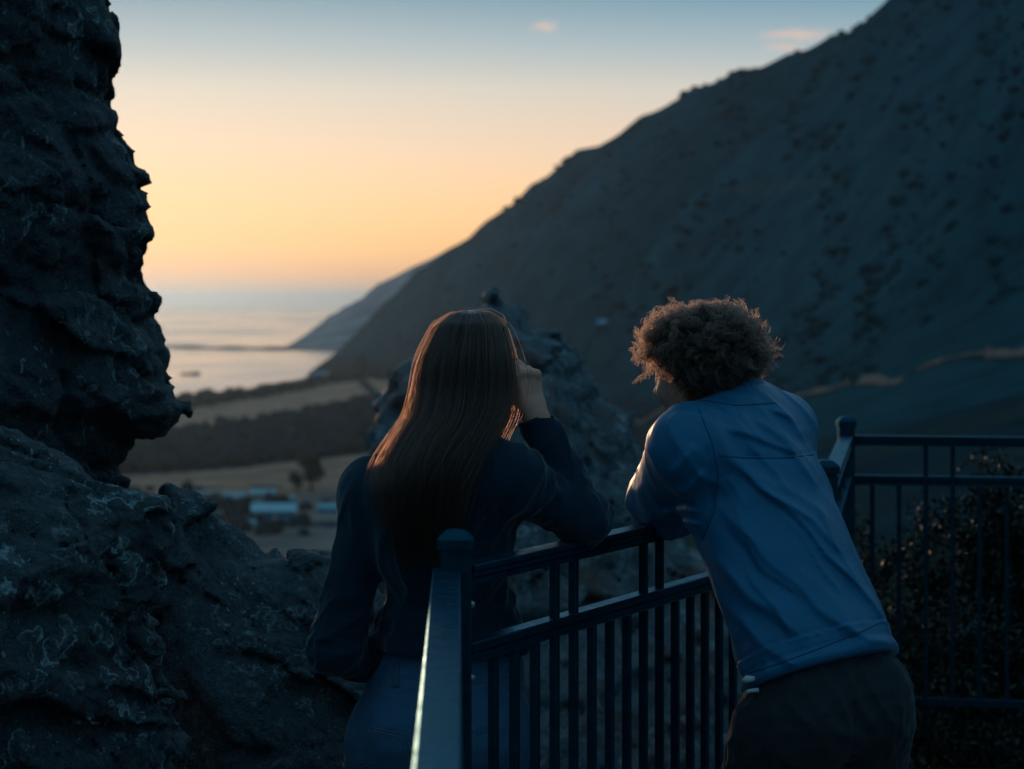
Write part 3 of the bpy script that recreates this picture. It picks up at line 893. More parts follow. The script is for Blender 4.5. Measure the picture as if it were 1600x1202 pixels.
cliff = [(150, -320), (152, -60), (155, 5), (172, 40), (178, 70), (174, 100), (170, 150), (185, 172), (198, 195), (205, 212), (223, 235), (219, 243), (235, 258), (238, 280), (245, 300), (238, 328), (230, 345), (240, 352), (236, 385), (229, 430), (246, 438), (254, 465), (244, 487), (248, 510), (255, 545), (256, 560), (250, 582), (254, 596), (267, 608), (262, 622), (273, 645), (255, 675), (235, 695), (213, 690), (208, 715), (202, 748), (180, 770), (100, 1000), (-420, 1000), (-420, -320)]
rock('cliff', cliff, 6.3, 0.9, 1.0, 0.0125, MATS['cliff'], 'tall dark cliff rock filling the upper left corner against the sunset', 'cliff', -0.5, 2.3, 0.55, freq=1.1)
bould = [(-420, 560), (-60, 640), (0, 652), (30, 662), (50, 676), (85, 686), (120, 712), (160, 730), (200, 748), (222, 772), (246, 790), (253, 830), (257, 870), (250, 960), (256, 1050), (272, 1150), (300, 1300), (300, 2400), (-420, 2400)]
rock('boulder', bould, 4.9, 0.75, 0.9, 0.0095, MATS['boulder'], 'large boulder with ringed lichen in the lower left corner', 'rock', -0.1, 7.1, 0.6, freq=1.3)
outc = [(190, 840), (250, 806), (275, 771), (310, 774), (350, 797), (372, 819), (400, 838), (440, 846), (480, 842), (520, 852), (556, 885), (600, 943), (640, 1038), (690, 1200), (700, 2400), (120, 2400), (150, 1000)]
rock('rock_outcrop', outc, 6.1, 0.55, 0.9, 0.011, MATS['outcrop'], 'low layered rock between the lichen boulder and the woman', 'rock', -0.4, 12.7, 0.5, (0.45, -0.1, 0.85), freq=1.25)
pinn = [(588, 730), (598, 680), (608, 648), (628, 615), (645, 580), (690, 518), (712, 482), (724, 462), (752, 459), (776, 467), (800, 484), (851, 503), (865, 516), (881, 543), (903, 560), (919, 590), (943, 620), (968, 645), (998, 665), (1013, 690), (1021, 730), (1038, 790), (1073, 830), (1123, 870), (1183, 950), (1230, 1100), (1300, 1400), (1350, 2400), (420, 2400), (500, 1200), (560, 930)]
rock('rock_pinnacle', pinn, 13.0, 1.6, 1.6, 0.03, MATS['pinnacle'], 'pointed rock pinnacle with rusty face behind the two people', 'rock', -3.2, 21.0, 1.15, (-0.5, 0.1, 0.8), freq=0.75, nose=1.6)

# ------------------------------------------------------------------ deck
m = MB()
m.box((1.0, 2.2, -0.12), 5.6, 9.6, 0.24)
tag(m.build('pavement', MATS['concrete'], None), 'concrete lookout deck', None, None, 'structure')
m = MB(); m.box((0, -30, -0.32), 90, 72.5, 0.12)
tag(m.build('terrace', m_plain('gravel', (0.1, 0.095, 0.09), 0.95, 0, 0.3, 3, 0.2, 0.01), None), 'gravel ground around the lookout deck', None, None, 'structure')

# ------------------------------------------------------------------ railings
RAILZ = 1.07; MIDZ = 0.925; LOWZ = 0.12
PA = np.array([-0.1036, 4.447]); PB = np.array([0.832, 6.411]); PC = np.array([1.223, 8.85]); PD = np.array([3.0, 8.48])
kdir = (PB-PA)/np.linalg.norm(PB-PA)


def profile(w, h, n):
    """rail section with small horizontal steps along its sides, top at v=0"""
    p = []
    b = 0.003
    ys = np.linspace(-h, 0, n*2+1)
    right = [(w/2-b, -h)]
    for i in range(n):
        a = -h + h*i/n; c = -h + h*(i+1)/n; inset = 0.0035*(n-1-i) if n > 1 else 0
        right += [(w/2-inset, a+0.0015), (w/2-inset, c-0.002)]
        if i < n-1: right += [(w/2-inset-0.003, c-0.001), (w/2-inset-0.003, c+0.0005)]
    right += [(w/2-b, 0)]
    left = [(-x, y) for x, y in right[::-1]]
    return right + left


def post(parent, p, top, w=0.058):
    m = MB(); m.box((p[0], p[1], (top-0.035)/2), w, w, top-0.035, 0.0, 0.004)
    po = m.build('post', MATS['metal'], parent)
    c = MB(); cw = w+0.009
    z0 = top-0.035
    V = []
    for zz, s in ((z0, cw), (z0+0.018, cw), (z0+0.022, cw-0.006), (z0+0.033, cw*0.55), (z0+0.036, cw*0.25)):
        V += [(p[0]+sx*s/2, p[1]+sy*s/2, zz) for sx, sy in ((-1, -1), (1, -1), (1, 1), (-1, 1))]
    Fc = [(3, 2, 1, 0), (16, 17, 18, 19)]
    for i in range(4):
        for j in range(4): Fc.append((i*4+j, i*4+(j+1) % 4, (i+1)*4+(j+1) % 4, (i+1)*4+j))
    c.add(V, Fc)
    c.build('post_cap', MATS['metal'], po)
    return po


def railing(p0, p1, label, spacing, first, ext, posts, top_w=0.05, top_h=0.036, steps=3, bolts=False, start_trim=0.029, end_trim=0.029):
    p0 = np.array(p0, float); p1 = np.array(p1, float)
    L = np.linalg.norm(p1-p0); u = (p1-p0)/L
    t = empty('railing', (p0[0], p0[1], 0), label, 'railing', 'railing sections round the lookout')
    a = p0+u*start_trim; b = p1-u*end_trim
    for name, z, w, h, n in (('top_rail', RAILZ, top_w, top_h, steps), ('middle_rail', MIDZ, 0.04, 0.036, 2), ('bottom_rail', LOWZ, 0.036, 0.03, 1)):
        m = MB(); m.prism(profile(w, h, n), (a[0], a[1], z), (b[0], b[1], z)); m.build(name, MATS['metal'], t)
    for p in posts: post(t, p, 1.138)
    i = 0; s = first
    ang = math.atan2(u[1], u[0])
    while s < L-0.05:
        q = p0+u*s
        bm_ = MB(); bm_.box((q[0], q[1], (MIDZ-0.036+LOWZ)/2), 0.017, 0.017, MIDZ-0.036-LOWZ, ang, 0.002)
        if ext(i): bm_.box((q[0], q[1], (MIDZ+RAILZ-top_h)/2), 0.017, 0.017, RAILZ-top_h-MIDZ, ang, 0.002)
        bm_.build('baluster', MATS['metal'], t)
        s += spacing; i += 1
    if bolts:
        for z in (MIDZ+0.075, MIDZ-0.06):
            m = MB(); c = np.array([p0[0]+0.0295, p0[1]-0.006, z])
            ring = [c + np.array([0.0, math.cos(k*math.pi/5)*0.008, math.sin(k*math.pi/5)*0.008]) for k in range(10)]
            ring2 = [r + np.array([0.006, 0, 0])*1.0 + (c-r)*0.35 for r in ring]
            m.add(ring+ring2, [(k, (k+1) % 10, 10+(k+1) % 10, 10+k) for k in range(10)] + [tuple(range(10, 20))])
            m.build('bolt', MATS['bolt'], t, True)
    return t


tsp = 0.0625*1.349*math.hypot(1, 0.4765)
railing(PA, PB, 'black metal railing the two people lean on, rising to the right', tsp, 0.1064*1.349*math.hypot(1, 0.4765), lambda i: i % 5 in (3, 4), [PA, PB], bolts=True)
pf = PA + np.array([-0.0165, 0.0]); pn = pf + np.array([0.0216, -1.0])*3.4
railing(pf, pn, 'black railing running towards the viewer from the capped front post', 0.0935, 0.12, lambda i: i % 5 in (3, 4), [pn], 0.051, 0.03, 2)
railing(PB, PC, 'short black railing section half hidden by the jacketed person\'s back', 0.0955, 0.12, lambda i: i % 5 in (3, 4), [PC])
railing(PC, PD, 'black railing in front of the dark shrubs at the right edge', 0.0963, 0.095*1.0, lambda i: i % 5 in (2, 3), [PD])


# ------------------------------------------------------------------ shrubs
LEAF = m_leaf('shrub_leaves', (0.008, 0.014, 0.010), (0.020, 0.026, 0.016), 0.4)
LEAF2 = m_leaf('russet_shrub_leaves', (0.03, 0.03, 0.015), (0.075, 0.055, 0.022), 0.5)


def shrub(base, w, dep, h, n, size, label, mat):
    base = np.array(base, float)
    t = empty('shrub', base, label, 'shrub', 'shrubs behind the railing')
    m = MB(); tips = []
    for k in range(40):
        an = rng.uniform(0, 6.28); rr = rng.uniform(0.1, 1.0)**0.6
        tip = base + np.array([math.cos(an)*w*0.5*rr, math.sin(an)*dep*0.5*rr, h*rng.uniform(0.5, 1.0)*(1-0.22*rr*rr)])
        mid = base*0.45 + tip*0.55 + np.array([rng.normal()*0.07, rng.normal()*0.07, 0.05])
        m.tube([base + (rng.normal()*0.08, rng.normal()*0.08, -0.05), mid, tip], [0.013, 0.008, 0.002], 5)
        for q in range(9):
            f_ = rng.uniform(0.15, 1.0); st = mid*(1-f_)+tip*f_ if rng.random() < 0.7 else base*(0.6-0.5*f_)+mid*(0.4+0.5*f_)
            sd = st + rng.normal(size=3)*np.array([0.11, 0.11, 0.07]) + np.array([0, 0, 0.05])
            m.tube([st, sd], [0.004, 0.0015], 4)
            for g in (0.35, 0.6, 0.8, 1.0): tips.append(st*(1-g)+sd*g)
        tips += [tip, tip*0.8+mid*0.2]
    m.build('stem', BARK, t, True)
    tips = np.array(tips); li = rng.integers(0, len(tips), n)
    pts = tips[li] + rng.normal(size=(n, 3))*np.array([0.032, 0.032, 0.032])
    leaf_cloud('foliage', pts, size, mat, t, np.array([0, 0, 1.0]))


def gz(p): return zground(800 + p[0]*F/p[1], p[1])
for px, d, top, w, n, sz, lab, mt in (
        (1372, 9.6, 760, 0.6, 14000, 0.026, 'thin russet shrub seen between the bars nearest the jacketed person', LEAF2),
        (1500, 9.9, 706, 0.95, 60000, 0.030, 'tallest dark shrub behind the bars at the right edge', LEAF),
        (1575, 10.3, 690, 0.9, 40000, 0.028, 'dark shrub between the tallest shrub and the right edge, behind the bars', LEAF),
        (1640, 9.5, 705, 0.9, 50000, 0.032, 'dark leafy shrub cut by the right edge of the photo', LEAF),
        (1470, 9.2, 860, 0.75, 30000, 0.027, 'low leafy shrub in front of the tallest dark shrub', LEAF)):
    b = W(px, 0, d); b[2] = gz(b) - 0.1
    shrub(b, w, 0.9, zat(top, d)-b[2], n, sz, lab, mt)


# ------------------------------------------------------------------ people helpers
def frame(fwd, up=(0, 0, 1)):
    f = np.array(fwd, float); f /= np.linalg.norm(f)
    r = np.cross(f, np.array(up, float)); r /= np.linalg.norm(r)
    u = np.cross(r, f)
    return f, r, u


def add_hand(S, wrist, fwd, back, side, curl, spread=1.0, sc=1.0, thumb_curl=0.6):
    """five fingers on a palm; fwd wrist to knuckles, back = outward from the back of the hand, side = towards the thumb"""
    f = np.array(fwd, float); f /= np.linalg.norm(f)
    b = np.array(back, float); b -= f*(b@f); b /= np.linalg.norm(b)
    s = np.cross(f, b); s = s if s@np.array(side, float) > 0 else -s
    wrist = np.array(wrist, float)
    offs = [0.030, 0.0105, -0.010, -0.029]; ml = [0.088, 0.091, 0.086, 0.078]
    ln = [(0.041, 0.026, 0.020), (0.045, 0.029, 0.021), (0.042, 0.027, 0.020), (0.034, 0.020, 0.018)]
    rd = [0.0095, 0.0098, 0.0092, 0.0082]
    for i in range(4):
        mcp = wrist + f*ml[i]*sc + s*offs[i]*sc*spread
        st = wrist + f*0.012*sc + s*offs[i]*0.55*sc
        S.cone(st, mcp - b*0.003*sc, 0.0125*sc, 0.0100*sc, 0.006)
        S.cone(st - b*0.010*sc, mcp - b*0.012*sc, 0.0125*sc, 0.0100*sc, 0.010)
        S.ell(mcp + b*0.0025*sc, (0.0108*sc,)*3, None, 0.005)
        a = 0; p = mcp; r = rd[i]*sc
        for j, L in enumerate(ln[i]):
            a += curl[i][j]
            dr = f*math.cos(a) - b*math.sin(a)
            q = p + dr*L*sc
            S.cone(p, q, r, r*0.9, 0.0035); p = q; r *= 0.92
    t0 = wrist + s*0.018*sc + f*0.018*sc - b*0.008*sc
    t1 = t0 + (f*0.72 + s*0.55 - b*0.45)*0.042*sc
    d2 = f*math.cos(thumb_curl) - s*0.35*math.sin(thumb_curl) - b*math.sin(thumb_curl)*0.5
    d2 /= np.linalg.norm(d2)
    t2 = t1 + d2*0.032*sc; t3 = t2 + (d2*0.9 - s*0.25 - b*0.1)*0.026*sc
    S.cone(t0, t1, 0.0155*sc, 0.0118*sc, 0.012); S.cone(t1, t2, 0.0112*sc, 0.0098*sc, 0.004); S.cone(t2, t3, 0.0098*sc, 0.0082*sc, 0.004)
    S.cone(wrist - f*0.02*sc + s*0.007*sc, wrist + f*0.012*sc + s*0.009*sc, 0.0195*sc, 0.0185*sc, 0.016); S.cone(wrist - f*0.02*sc - s*0.007*sc, wrist + f*0.012*sc - s*0.009*sc, 0.0195*sc, 0.0185*sc, 0.016)


def add_head(S, c, fwd, up, sc=1.0):
    f, r, u = frame(fwd, up); c = np.array(c, float)
    A = np.array([r, f, u])
    S.ell(c + (u*0.022 - f*0.008)*sc, np.array([0.075, 0.094, 0.088])*sc, A, 0.02)
    S.ell(c + (-u*0.045 + f*0.028)*sc, np.array([0.055, 0.062, 0.075])*sc, A, 0.04)
    S.ell(c + (-u*0.098 + f*0.066)*sc, np.array([0.022, 0.019, 0.017])*sc, A, 0.03)     # chin
    for g in (-1, 1):
        S.ell(c + (r*g*0.04 - u*0.035 + f*0.062)*sc, np.array([0.022, 0.018, 0.02])*sc, A, 0.02)   # cheeks
        S.cone(c + (r*g*0.073 - u*0.022 - f*0.004)*sc, c + (r*g*0.083 + u*0.026 - f*0.016)*sc, 0.011*sc, 0.012*sc, 0.008)  # ears
        S.cone(c + (r*g*0.014 + u*0.022 + f*0.088)*sc, c + (r*g*0.042 + u*0.02 + f*0.076)*sc, 0.008*sc, 0.007*sc, 0.014)  # brow
    S.cone(c + (u*0.008 + f*0.09)*sc, c + (-u*0.032 + f*0.112)*sc, 0.0075*sc, 0.011*sc, 0.008)   # nose
    for g in (-1, 1): S.ell(c + (r*g*0.011 - u*0.036 + f*0.1)*sc, np.array([0.008, 0.009, 0.007])*sc, A, 0.006)
    S.cone(c + (r*0.02 - u*0.064 + f*0.086)*sc, c + (-r*0.02 - u*0.064 + f*0.086)*sc, 0.0055*sc, 0.0055*sc, 0.006)
    S.cone(c + (r*0.016 - u*0.074 + f*0.084)*sc, c + (-r*0.016 - u*0.074 + f*0.084)*sc, 0.006*sc, 0.006*sc, 0.006)
    for g in (-1, 1):
        S.sub.append(((c + (r*g*0.031 + u*0.004 + f*0.098)*sc).astype(np.float32), 0.014*sc, 0.012))
    return [c + (r*g*0.031 + u*0.004 + f*0.077)*sc for g in (-1, 1)]


def eyes(pos, parent, sc=1.0):
    for p in pos:
        mesh('eye', IV2*0.0115*sc + p, IF2, MATS['eye'], parent)


def strands(name, paths, r0, r1, mat, parent):
    n = len(paths); k = paths.shape[1]
    hc = bpy.data.hair_curves.new(name)
    hc.add_curves([k]*n)
    q = parent; off = np.zeros(3)
    while q is not None:
        off += np.array(q.location); q = q.parent
    hc.position_data.foreach_set('vector', (paths-off).astype(np.float32).ravel())
    at = hc.attributes.get('radius') or hc.attributes.new('radius', 'FLOAT', 'POINT')
    rad = np.tile(np.linspace(r0, r1, k), n).astype(np.float32)
    at.data.foreach_set('value', rad)
    hc.materials.append(mat)
    o = bpy.data.objects.new(name, hc); COL.objects.link(o); o.parent = parent
    return o


def folds(P, dirs, scales, seed, amp, sharp=1.5):
    """long soft creases: noise stretched along a direction"""
    d = np.array(dirs, np.float32); d /= np.linalg.norm(d)
    a = P@d
    Q = P*scales[1] - (a*(scales[1]-scales[0]))[:, None]*d
    Q = Q + 0.35*pnoise(P*5+seed)[:, None]
    n = 1-np.abs(pnoise(Q+seed))*2.2
    return amp*np.clip(n, 0, 1)**sharp


def seamline(P, pts, width, amp):
    """stitched seam: raised line through image-plane points (x, z)"""
    p = np.array(pts, np.float32); d = np.full(len(P), 9.0, np.float32)
    for a, b in zip(p[:-1], p[1:]):
        e = b-a; w = P[:, (0, 2)]-a
        t = np.clip((w@e)/(e@e), 0, 1); q = w-t[:, None]*e
        d = np.minimum(d, np.sqrt((q*q).sum(1)))
    return amp*np.exp(-(d/width)**2)


def crease(P, pts, gentle, steep, amp):
    """tension fold through image-plane points: sharp crest, one steep side, fading at both ends"""
    p = np.array(pts, np.float32); d = np.full(len(P), 9.0, np.float32); sg = np.zeros(len(P), np.float32); u = np.zeros(len(P), np.float32)
    n = len(p)-1
    for i, (a, b) in enumerate(zip(p[:-1], p[1:])):
        e = b-a; w = P[:, (0, 2)]-a
        t = np.clip((w@e)/(e@e), 0, 1); q = w-t[:, None]*e
        dd = np.sqrt((q*q).sum(1)); m = dd < d
        d = np.where(m, dd, d); sg = np.where(m, e[0]*w[:, 1]-e[1]*w[:, 0], sg); u = np.where(m, (i+t)/n, u)
    k = np.where(sg > 0, gentle, steep)
    return amp*np.exp(-(d/k)**1.4)*np.clip(np.sin(u*3.1416)*1.6, 0, 1)


def on_surface(obj, lines, rad, name, mat, lift=0.0006):
    """thin stitched seams that follow a garment's surface on the side towards the deck"""
    from mathutils.bvhtree import BVHTree
    me = obj.data
    off = np.zeros(3); q = obj
    while q is not None:
        off += np.array(q.location); q = q.parent
    co = np.zeros(len(me.vertices)*3, np.float32); me.vertices.foreach_get('co', co)
    vs_ = [Vector(v) for v in (co.reshape(-1, 3) + off)]
    bv = BVHTree.FromPolygons(vs_, [tuple(p.vertices) for p in me.polygons])
    for ln in lines:
        P = []; m = MB()
        for (a, b), (c, d) in zip(ln[:-1], ln[1:]):
            n = max(2, int(math.hypot(c-a, d-b)/6))
            for i in range(n + (1 if (c, d) == ln[-1] else 0)):
                e = W(a+(c-a)*i/n, b+(d-b)*i/n, 5.0); o_ = Vector((0, 0, CAMZ)); h = bv.ray_cast(o_, (Vector(e)-o_).normalized())
                if h[0] is not None: P.append(np.array(h[0] + h[1]*lift))
        if len(P) > 2:
            run = [P[0]]
            for q0 in P[1:]:
                if np.linalg.norm(q0-run[-1]) > 0.05: break       # the cloth turns away from here
                run.append(q0)
            if len(run) > 2:
                m.tube(run, rad, 5); m.build(name, mat, obj, True)


MATS['thread'] = m_plain('pale_denim_thread', (0.16, 0.20, 0.22), 0.8)
MATS['seam'] = m_plain('dark_jacket_seam', (0.003, 0.06, 0.12), 0.7)


# ------------------------------------------------------------------ the woman
wc = W(700, 1075, 5.02)
woman = empty('person', (wc[0], wc[1], 0), 'woman with long straight brown hair, dark sweater and jeans, hand raised to her face', 'person')
Lsh = W(585, 772, 4.97); Rsh = W(798, 750, 4.85)
Lel = W(523, 1015, 4.93); Lwr = W(607, 1036, 5.10)
Rel = np.array([0.143, 4.95, RAILZ+0.045]); Rwr = W(838, 652, 4.93)
nb = W(716, 706, 4.90)
headc = W(732, 585, 4.92)
hf = np.array([0.22, 0.97, -0.03])
chest = W(690, 815, 4.93); waist = W(702, 955, 4.99); pelv = W(692, 1085, 5.02)

S = Shape()
S.ell(chest + (0, -0.005, 0.0), (0.148, 0.105, 0.17), None, 0.06)
S.cone(Lsh, Rsh, 0.054, 0.054, 0.06)
S.cone(Lsh, W(690, 770, 4.9), 0.058, 0.085, 0.06); S.cone(Rsh, W(690, 770, 4.9), 0.058, 0.085, 0.06)
S.cone(nb + (0, 0.0, -0.005), Lsh + (0.05, 0, 0.012), 0.056, 0.036, 0.07); S.cone(nb + (0, 0.0, -0.005), Rsh + (-0.05, 0, 0.012), 0.056, 0.036, 0.07)
S.ell(waist, (0.128, 0.10, 0.17), None, 0.05)
S.ell(W(702, 1020, 5.01), (0.150, 0.112, 0.10), None, 0.06)
Lmd = Lsh*0.62+Lel*0.38; S.cone(Lsh, Lmd, 0.056, 0.050, 0.035); S.cone(Lmd, Lel, 0.050, 0.045, 0.008); S.cone(Lel, Lwr, 0.046, 0.036, 0.010)
S.cone(Rsh, Rel, 0.052, 0.046, 0.03); S.cone(Rel, Rwr + (0, 0, -0.004), 0.046, 0.034, 0.022)
S.ell(Rel + (0.0, 0, 0.002), (0.046, 0.048, 0.043), None, 0.02)
fw = (Rwr-Rel)/np.linalg.norm(Rwr-Rel)
S.cut(Rwr + fw*0.004, fw, 0.09)
fl = (Lwr-Lel)/np.linalg.norm(Lwr-Lel)
hemL = W(590, 1012, 5.0); hemR = W(822, 1022, 5.0)


def dsw(P):
    r = folds(P, (0.5, 0.1, 1), (4, 15), 3.0, 0.007) + folds(P, (1, 0, 0.35), (3, 17), 8.0, 0.008)*np.clip((1.05-P[:, 2])/0.15, 0, 1)
    el = np.exp(-((P-Rel)**2).sum(1)/0.008)
    r += el*folds(P, (0.2, 0.3, 1), (6, 34), 5.0, 0.005)
    el = np.exp(-((P-Lel)**2).sum(1)/0.012)
    r += el*folds(P, (1, 0.3, -0.2), (6, 30), 5.5, 0.006)
    arm = np.clip((P[:, 0]-0.02)/0.05, 0, 1)
    r += arm*folds(P, (0.5, 0.2, 1), (7, 24), 9.5, 0.006)
    r += seamline(P, [W(770, 705, 4.8)[[0, 2]], W(775, 760, 4.8)[[0, 2]], W(765, 840, 4.8)[[0, 2]]], 0.006, 0.003)
    return r + fbm(P*9, 2)*0.003


S.disp = dsw
# sweater: the torso ends at the hem, the sleeves go on
Slo = np.array([-0.46, 4.68, 0.70]); Shi = np.array([0.24, 5.24, 1.32])
_old = S.ev


def ev_sw(P, R=None, C=None):
    r = _old(P, R, C)
    hz = hemL[2] + (P[:, 0]-hemL[0])/(hemR[0]-hemL[0])*(hemR[2]-hemL[2])
    torso = P[:, 0] > hemL[0]-0.012
    # keep the left sleeve below the hem line only outside the torso
    seg = Lwr-Lel; t = np.clip(((P-Lel)@seg)/(seg@seg), 0, 1)
    q = np.sqrt(((P-Lel-t[:, None]*seg)**2).sum(1))
    cutv = hz - P[:, 2]
    keep = q - 0.060
    cv = np.minimum(cutv, np.maximum(keep, -1))
    band = np.exp(-((P[:, 2]-hz-0.016)/0.016)**2)*0.004
    return np.maximum(r - np.where(torso, band, 0)*(np.abs(r) < 0.05), cv)


S.ev = ev_sw
S.build('sweater', Slo, Shi, 0.0052, MATS['sweater'], woman)

# jeans
J = Shape()
hipL = W(622, 1165, 5.03); hipR = W(752, 1165, 5.01)
kneL = np.array([hipL[0]-0.01, 5.10, 0.40]); kneR = np.array([hipR[0]+0.01, 5.06, 0.40])
ankL = np.array([hipL[0]-0.015, 5.05, 0.07]); ankR = np.array([hipR[0]+0.02, 5.02, 0.07])
J.ell(W(705, 1030, 5.01), (0.141, 0.104, 0.09), None, 0.05)
J.ell(W(694, 1110, 5.02), (0.168, 0.118, 0.13), None, 0.07)
J.ell(W(635, 1150, 4.96), (0.092, 0.09, 0.098), None, 0.05); J.ell(W(745, 1150, 4.94), (0.092, 0.09, 0.098), None, 0.05)
J.cone(hipL + (-0.01, 0, 0), kneL, 0.100, 0.066, 0.04); J.cone(hipR + (0.008, 0, 0), kneR, 0.096, 0.066, 0.04)
J.cone(kneL, ankL, 0.066, 0.052, 0.03); J.cone(kneR, ankR, 0.066, 0.052, 0.03)
X2 = lambda *q: [W(a, b, 4.9)[[0, 2]] for a, b in q]
def djn(P):
    back = (P[:, 1] < 5.02)
    r = folds(P, (1, 0, 0.35), (4, 22), 2.0, 0.0035) + folds(P, (0.2, 0, 1), (3, 15), 4.0, 0.003)
    s = seamline(P, X2((560, 1075), (620, 1092), (690, 1112), (760, 1098), (830, 1080)), 0.0035, 0.003)
    s += seamline(P, X2((694, 1040), (692, 1260)), 0.0035, 0.003)
    s += seamline(P, X2((585, 1128), (640, 1138), (655, 1215), (618, 1240), (570, 1212), (585, 1128)), 0.003, 0.003)
    s += seamline(P, X2((738, 1134), (796, 1122), (812, 1200), (775, 1240), (742, 1212), (738, 1134)), 0.003, 0.003)
    s += seamline(P, X2((575, 1048), (692, 1064), (825, 1046)), 0.003, 0.0025)
    return r + np.where(back, s, 0)
J.disp = djn
J.cut(W(700, 1008, 5.0), (0, 0, 1))
J.cut((0, 0, 0.065), (0, 0, -1))
jo = J.build('jeans', (-0.43, 4.80, 0.05), (0.13, 5.24, 0.87), 0.006, MATS['jeans'], woman)
on_surface(jo, [[(572, 1052), (630, 1066), (692, 1070), (760, 1064), (826, 1048)], [(556, 1090), (620, 1108), (692, 1128), (760, 1112), (832, 1092)], [(692, 1070), (691, 1128), (694, 1210)],
                [(578, 1136), (634, 1148), (652, 1206), (640, 1240), (612, 1256), (582, 1238), (566, 1206), (578, 1136)], [(582, 1142), (630, 1153), (646, 1206)],
                [(742, 1146), (800, 1134), (812, 1200), (790, 1240), (758, 1246), (742, 1210), (742, 1146)], [(826, 1048), (836, 1120), (836, 1210)]], 0.0011, 'stitching', MATS['thread'])
for q in (618, 690, 770):
    on_surface(jo, [[(q-4, 1036), (q-4, 1074)], [(q, 1036), (q, 1074)], [(q+4, 1036), (q+4, 1074)]], 0.0035, 'belt_loop', MATS['jeans'], 0.001)

# body (skin): head, neck, arms, hands, torso and legs under the clothes
B = Shape()
ep = add_head(B, headc, hf, (-0.04, 0.02, 1), 1.0)
B.cone(nb + (0, 0.01, -0.03), headc + (0.0, -0.012, -0.05), 0.050, 0.049, 0.03)
B.ell(chest, (0.11, 0.07, 0.14), None, 0.05); B.ell(waist, (0.11, 0.075, 0.16), None, 0.06); B.ell(W(694, 1105, 5.02), (0.13, 0.09, 0.11), None, 0.06)
B.cone(Lsh, W(690, 770, 4.92), 0.035, 0.06, 0.05); B.cone(Rsh, W(690, 770, 4.92), 0.035, 0.06, 0.05)
B.cone(nb + (0, 0.01, -0.03), chest, 0.05, 0.07, 0.05)
B.cone(Lsh, Lel, 0.038, 0.030, 0.03); B.cone(Lel, Lwr, 0.031, 0.025, 0.02)
B.cone(Rsh, Rel, 0.038, 0.032, 0.03); B.cone(Rel, Rwr, 0.033, 0.0245, 0.02)
B.cone(hipL, kneL, 0.075, 0.05, 0.04); B.cone(hipR, kneR, 0.075, 0.05, 0.04); B.cone(kneL, ankL, 0.048, 0.034, 0.03); B.cone(kneR, ankR, 0.048, 0.034, 0.03)
hfw = W(824, 590, 4.92) - Rwr
add_hand(B, Rwr + fw*0.012, hfw, (0.45, -0.85, 0.1), (-0.85, -0.4, 0.1), [(0.75, 1.5, 0.8), (0.9, 1.5, 0.8), (1.05, 1.45, 0.8), (1.2, 1.35, 0.7)], 0.92, 0.93, 0.35)
lfw = np.array([0.35, 0.25, -0.9])
add_hand(B, Lwr + (0.01, 0.02, -0.005), lfw, (-0.3, 0.9, 0.2), (0.9, 0.3, 0.3), [(0.3, 0.4, 0.3)]*4, 0.9, 0.93, 0.3)
bo = B.build('body', (-0.43, 4.76, 0.05), (0.22, 5.30, 1.56), 0.0042, MATS['skin_w'], woman)
eyes(ep, woman)
for an, g in ((ankL, -1), (ankR, 1)):
    s_ = Shape(); s_.cone(an + (0, -0.05, -0.032), an + (0.015*g, 0.13, -0.034), 0.034, 0.03, 0.02); s_.cone(an + (0, 0, 0.0), an + (0, 0.02, 0.04), 0.045, 0.05, 0.03); s_.cut((0, 0, 0.004), (0, 0, -1))
    s_.build('shoe', an - (0.1, 0.15, 0.1), an + (0.1, 0.24, 0.11), 0.008, MATS['shoe'], woman)

# hair: an under layer plus thousands of strands following a few rows
rows = [  # py, left px, right px, centre depth, front bulge
    (485, 733, 743, 4.90, 0.006), (490, 708, 766, 4.90, 0.045), (508, 683, 787, 4.90, 0.085), (560, 657, 800, 4.90, 0.110), (610, 650, 802, 4.90, 0.114),
    (650, 643, 795, 4.885, 0.113), (685, 618, 776, 4.85, 0.106), (720, 598, 754, 4.82, 0.094), (760, 588, 737, 4.80, 0.078), (805, 598, 722, 4.79, 0.060), (850, 612, 710, 4.79, 0.048), (890, 626, 700, 4.795, 0.040), (935, 640, 690, 4.80, 0.030)]
R_ = np.array(rows, float)
_tk = np.linspace(0, len(rows)-1, 241)
_RF = np.stack([np.interp(_tk, np.arange(len(rows)), R_[:, q]) for q in range(5)], 1)
_w = np.exp(-(np.arange(-16, 17)/8.0)**2); _w /= _w.sum()
for q in range(1, 5):
    _pd = np.concatenate([2*_RF[0, q]-_RF[16:0:-1, q], _RF[:, q], 2*_RF[-1, q]-_RF[-2:-18:-1, q]])
    _sm = np.convolve(_pd, _w, 'valid'); _m = np.clip((_tk-0.5)/0.8, 0, 1); _RF[:, q] = _RF[:, q]*(1-_m) + _sm*_m
def hair_point(u, v, t):
    """u across 0..1, v depth 0 outer .. 1 inner, t along rows"""
    i = np.clip(t, 0, len(rows)-1)
    py, l, r, dc, bg = [np.interp(i, _tk, _RF[:, q]) for q in range(5)]
    ang = (u-0.5)*math.pi*0.98
    px = (l+r)/2 + (r-l)/2*np.sin(ang)*(1-0.12*v)
    d = dc - bg*np.cos(ang)*(1-0.5*v)
    # pixel rows were read at the hair's own distance
    return np.stack([(px-800)*d/F, d, CAMZ-(py-HOR)*d/F], -1)


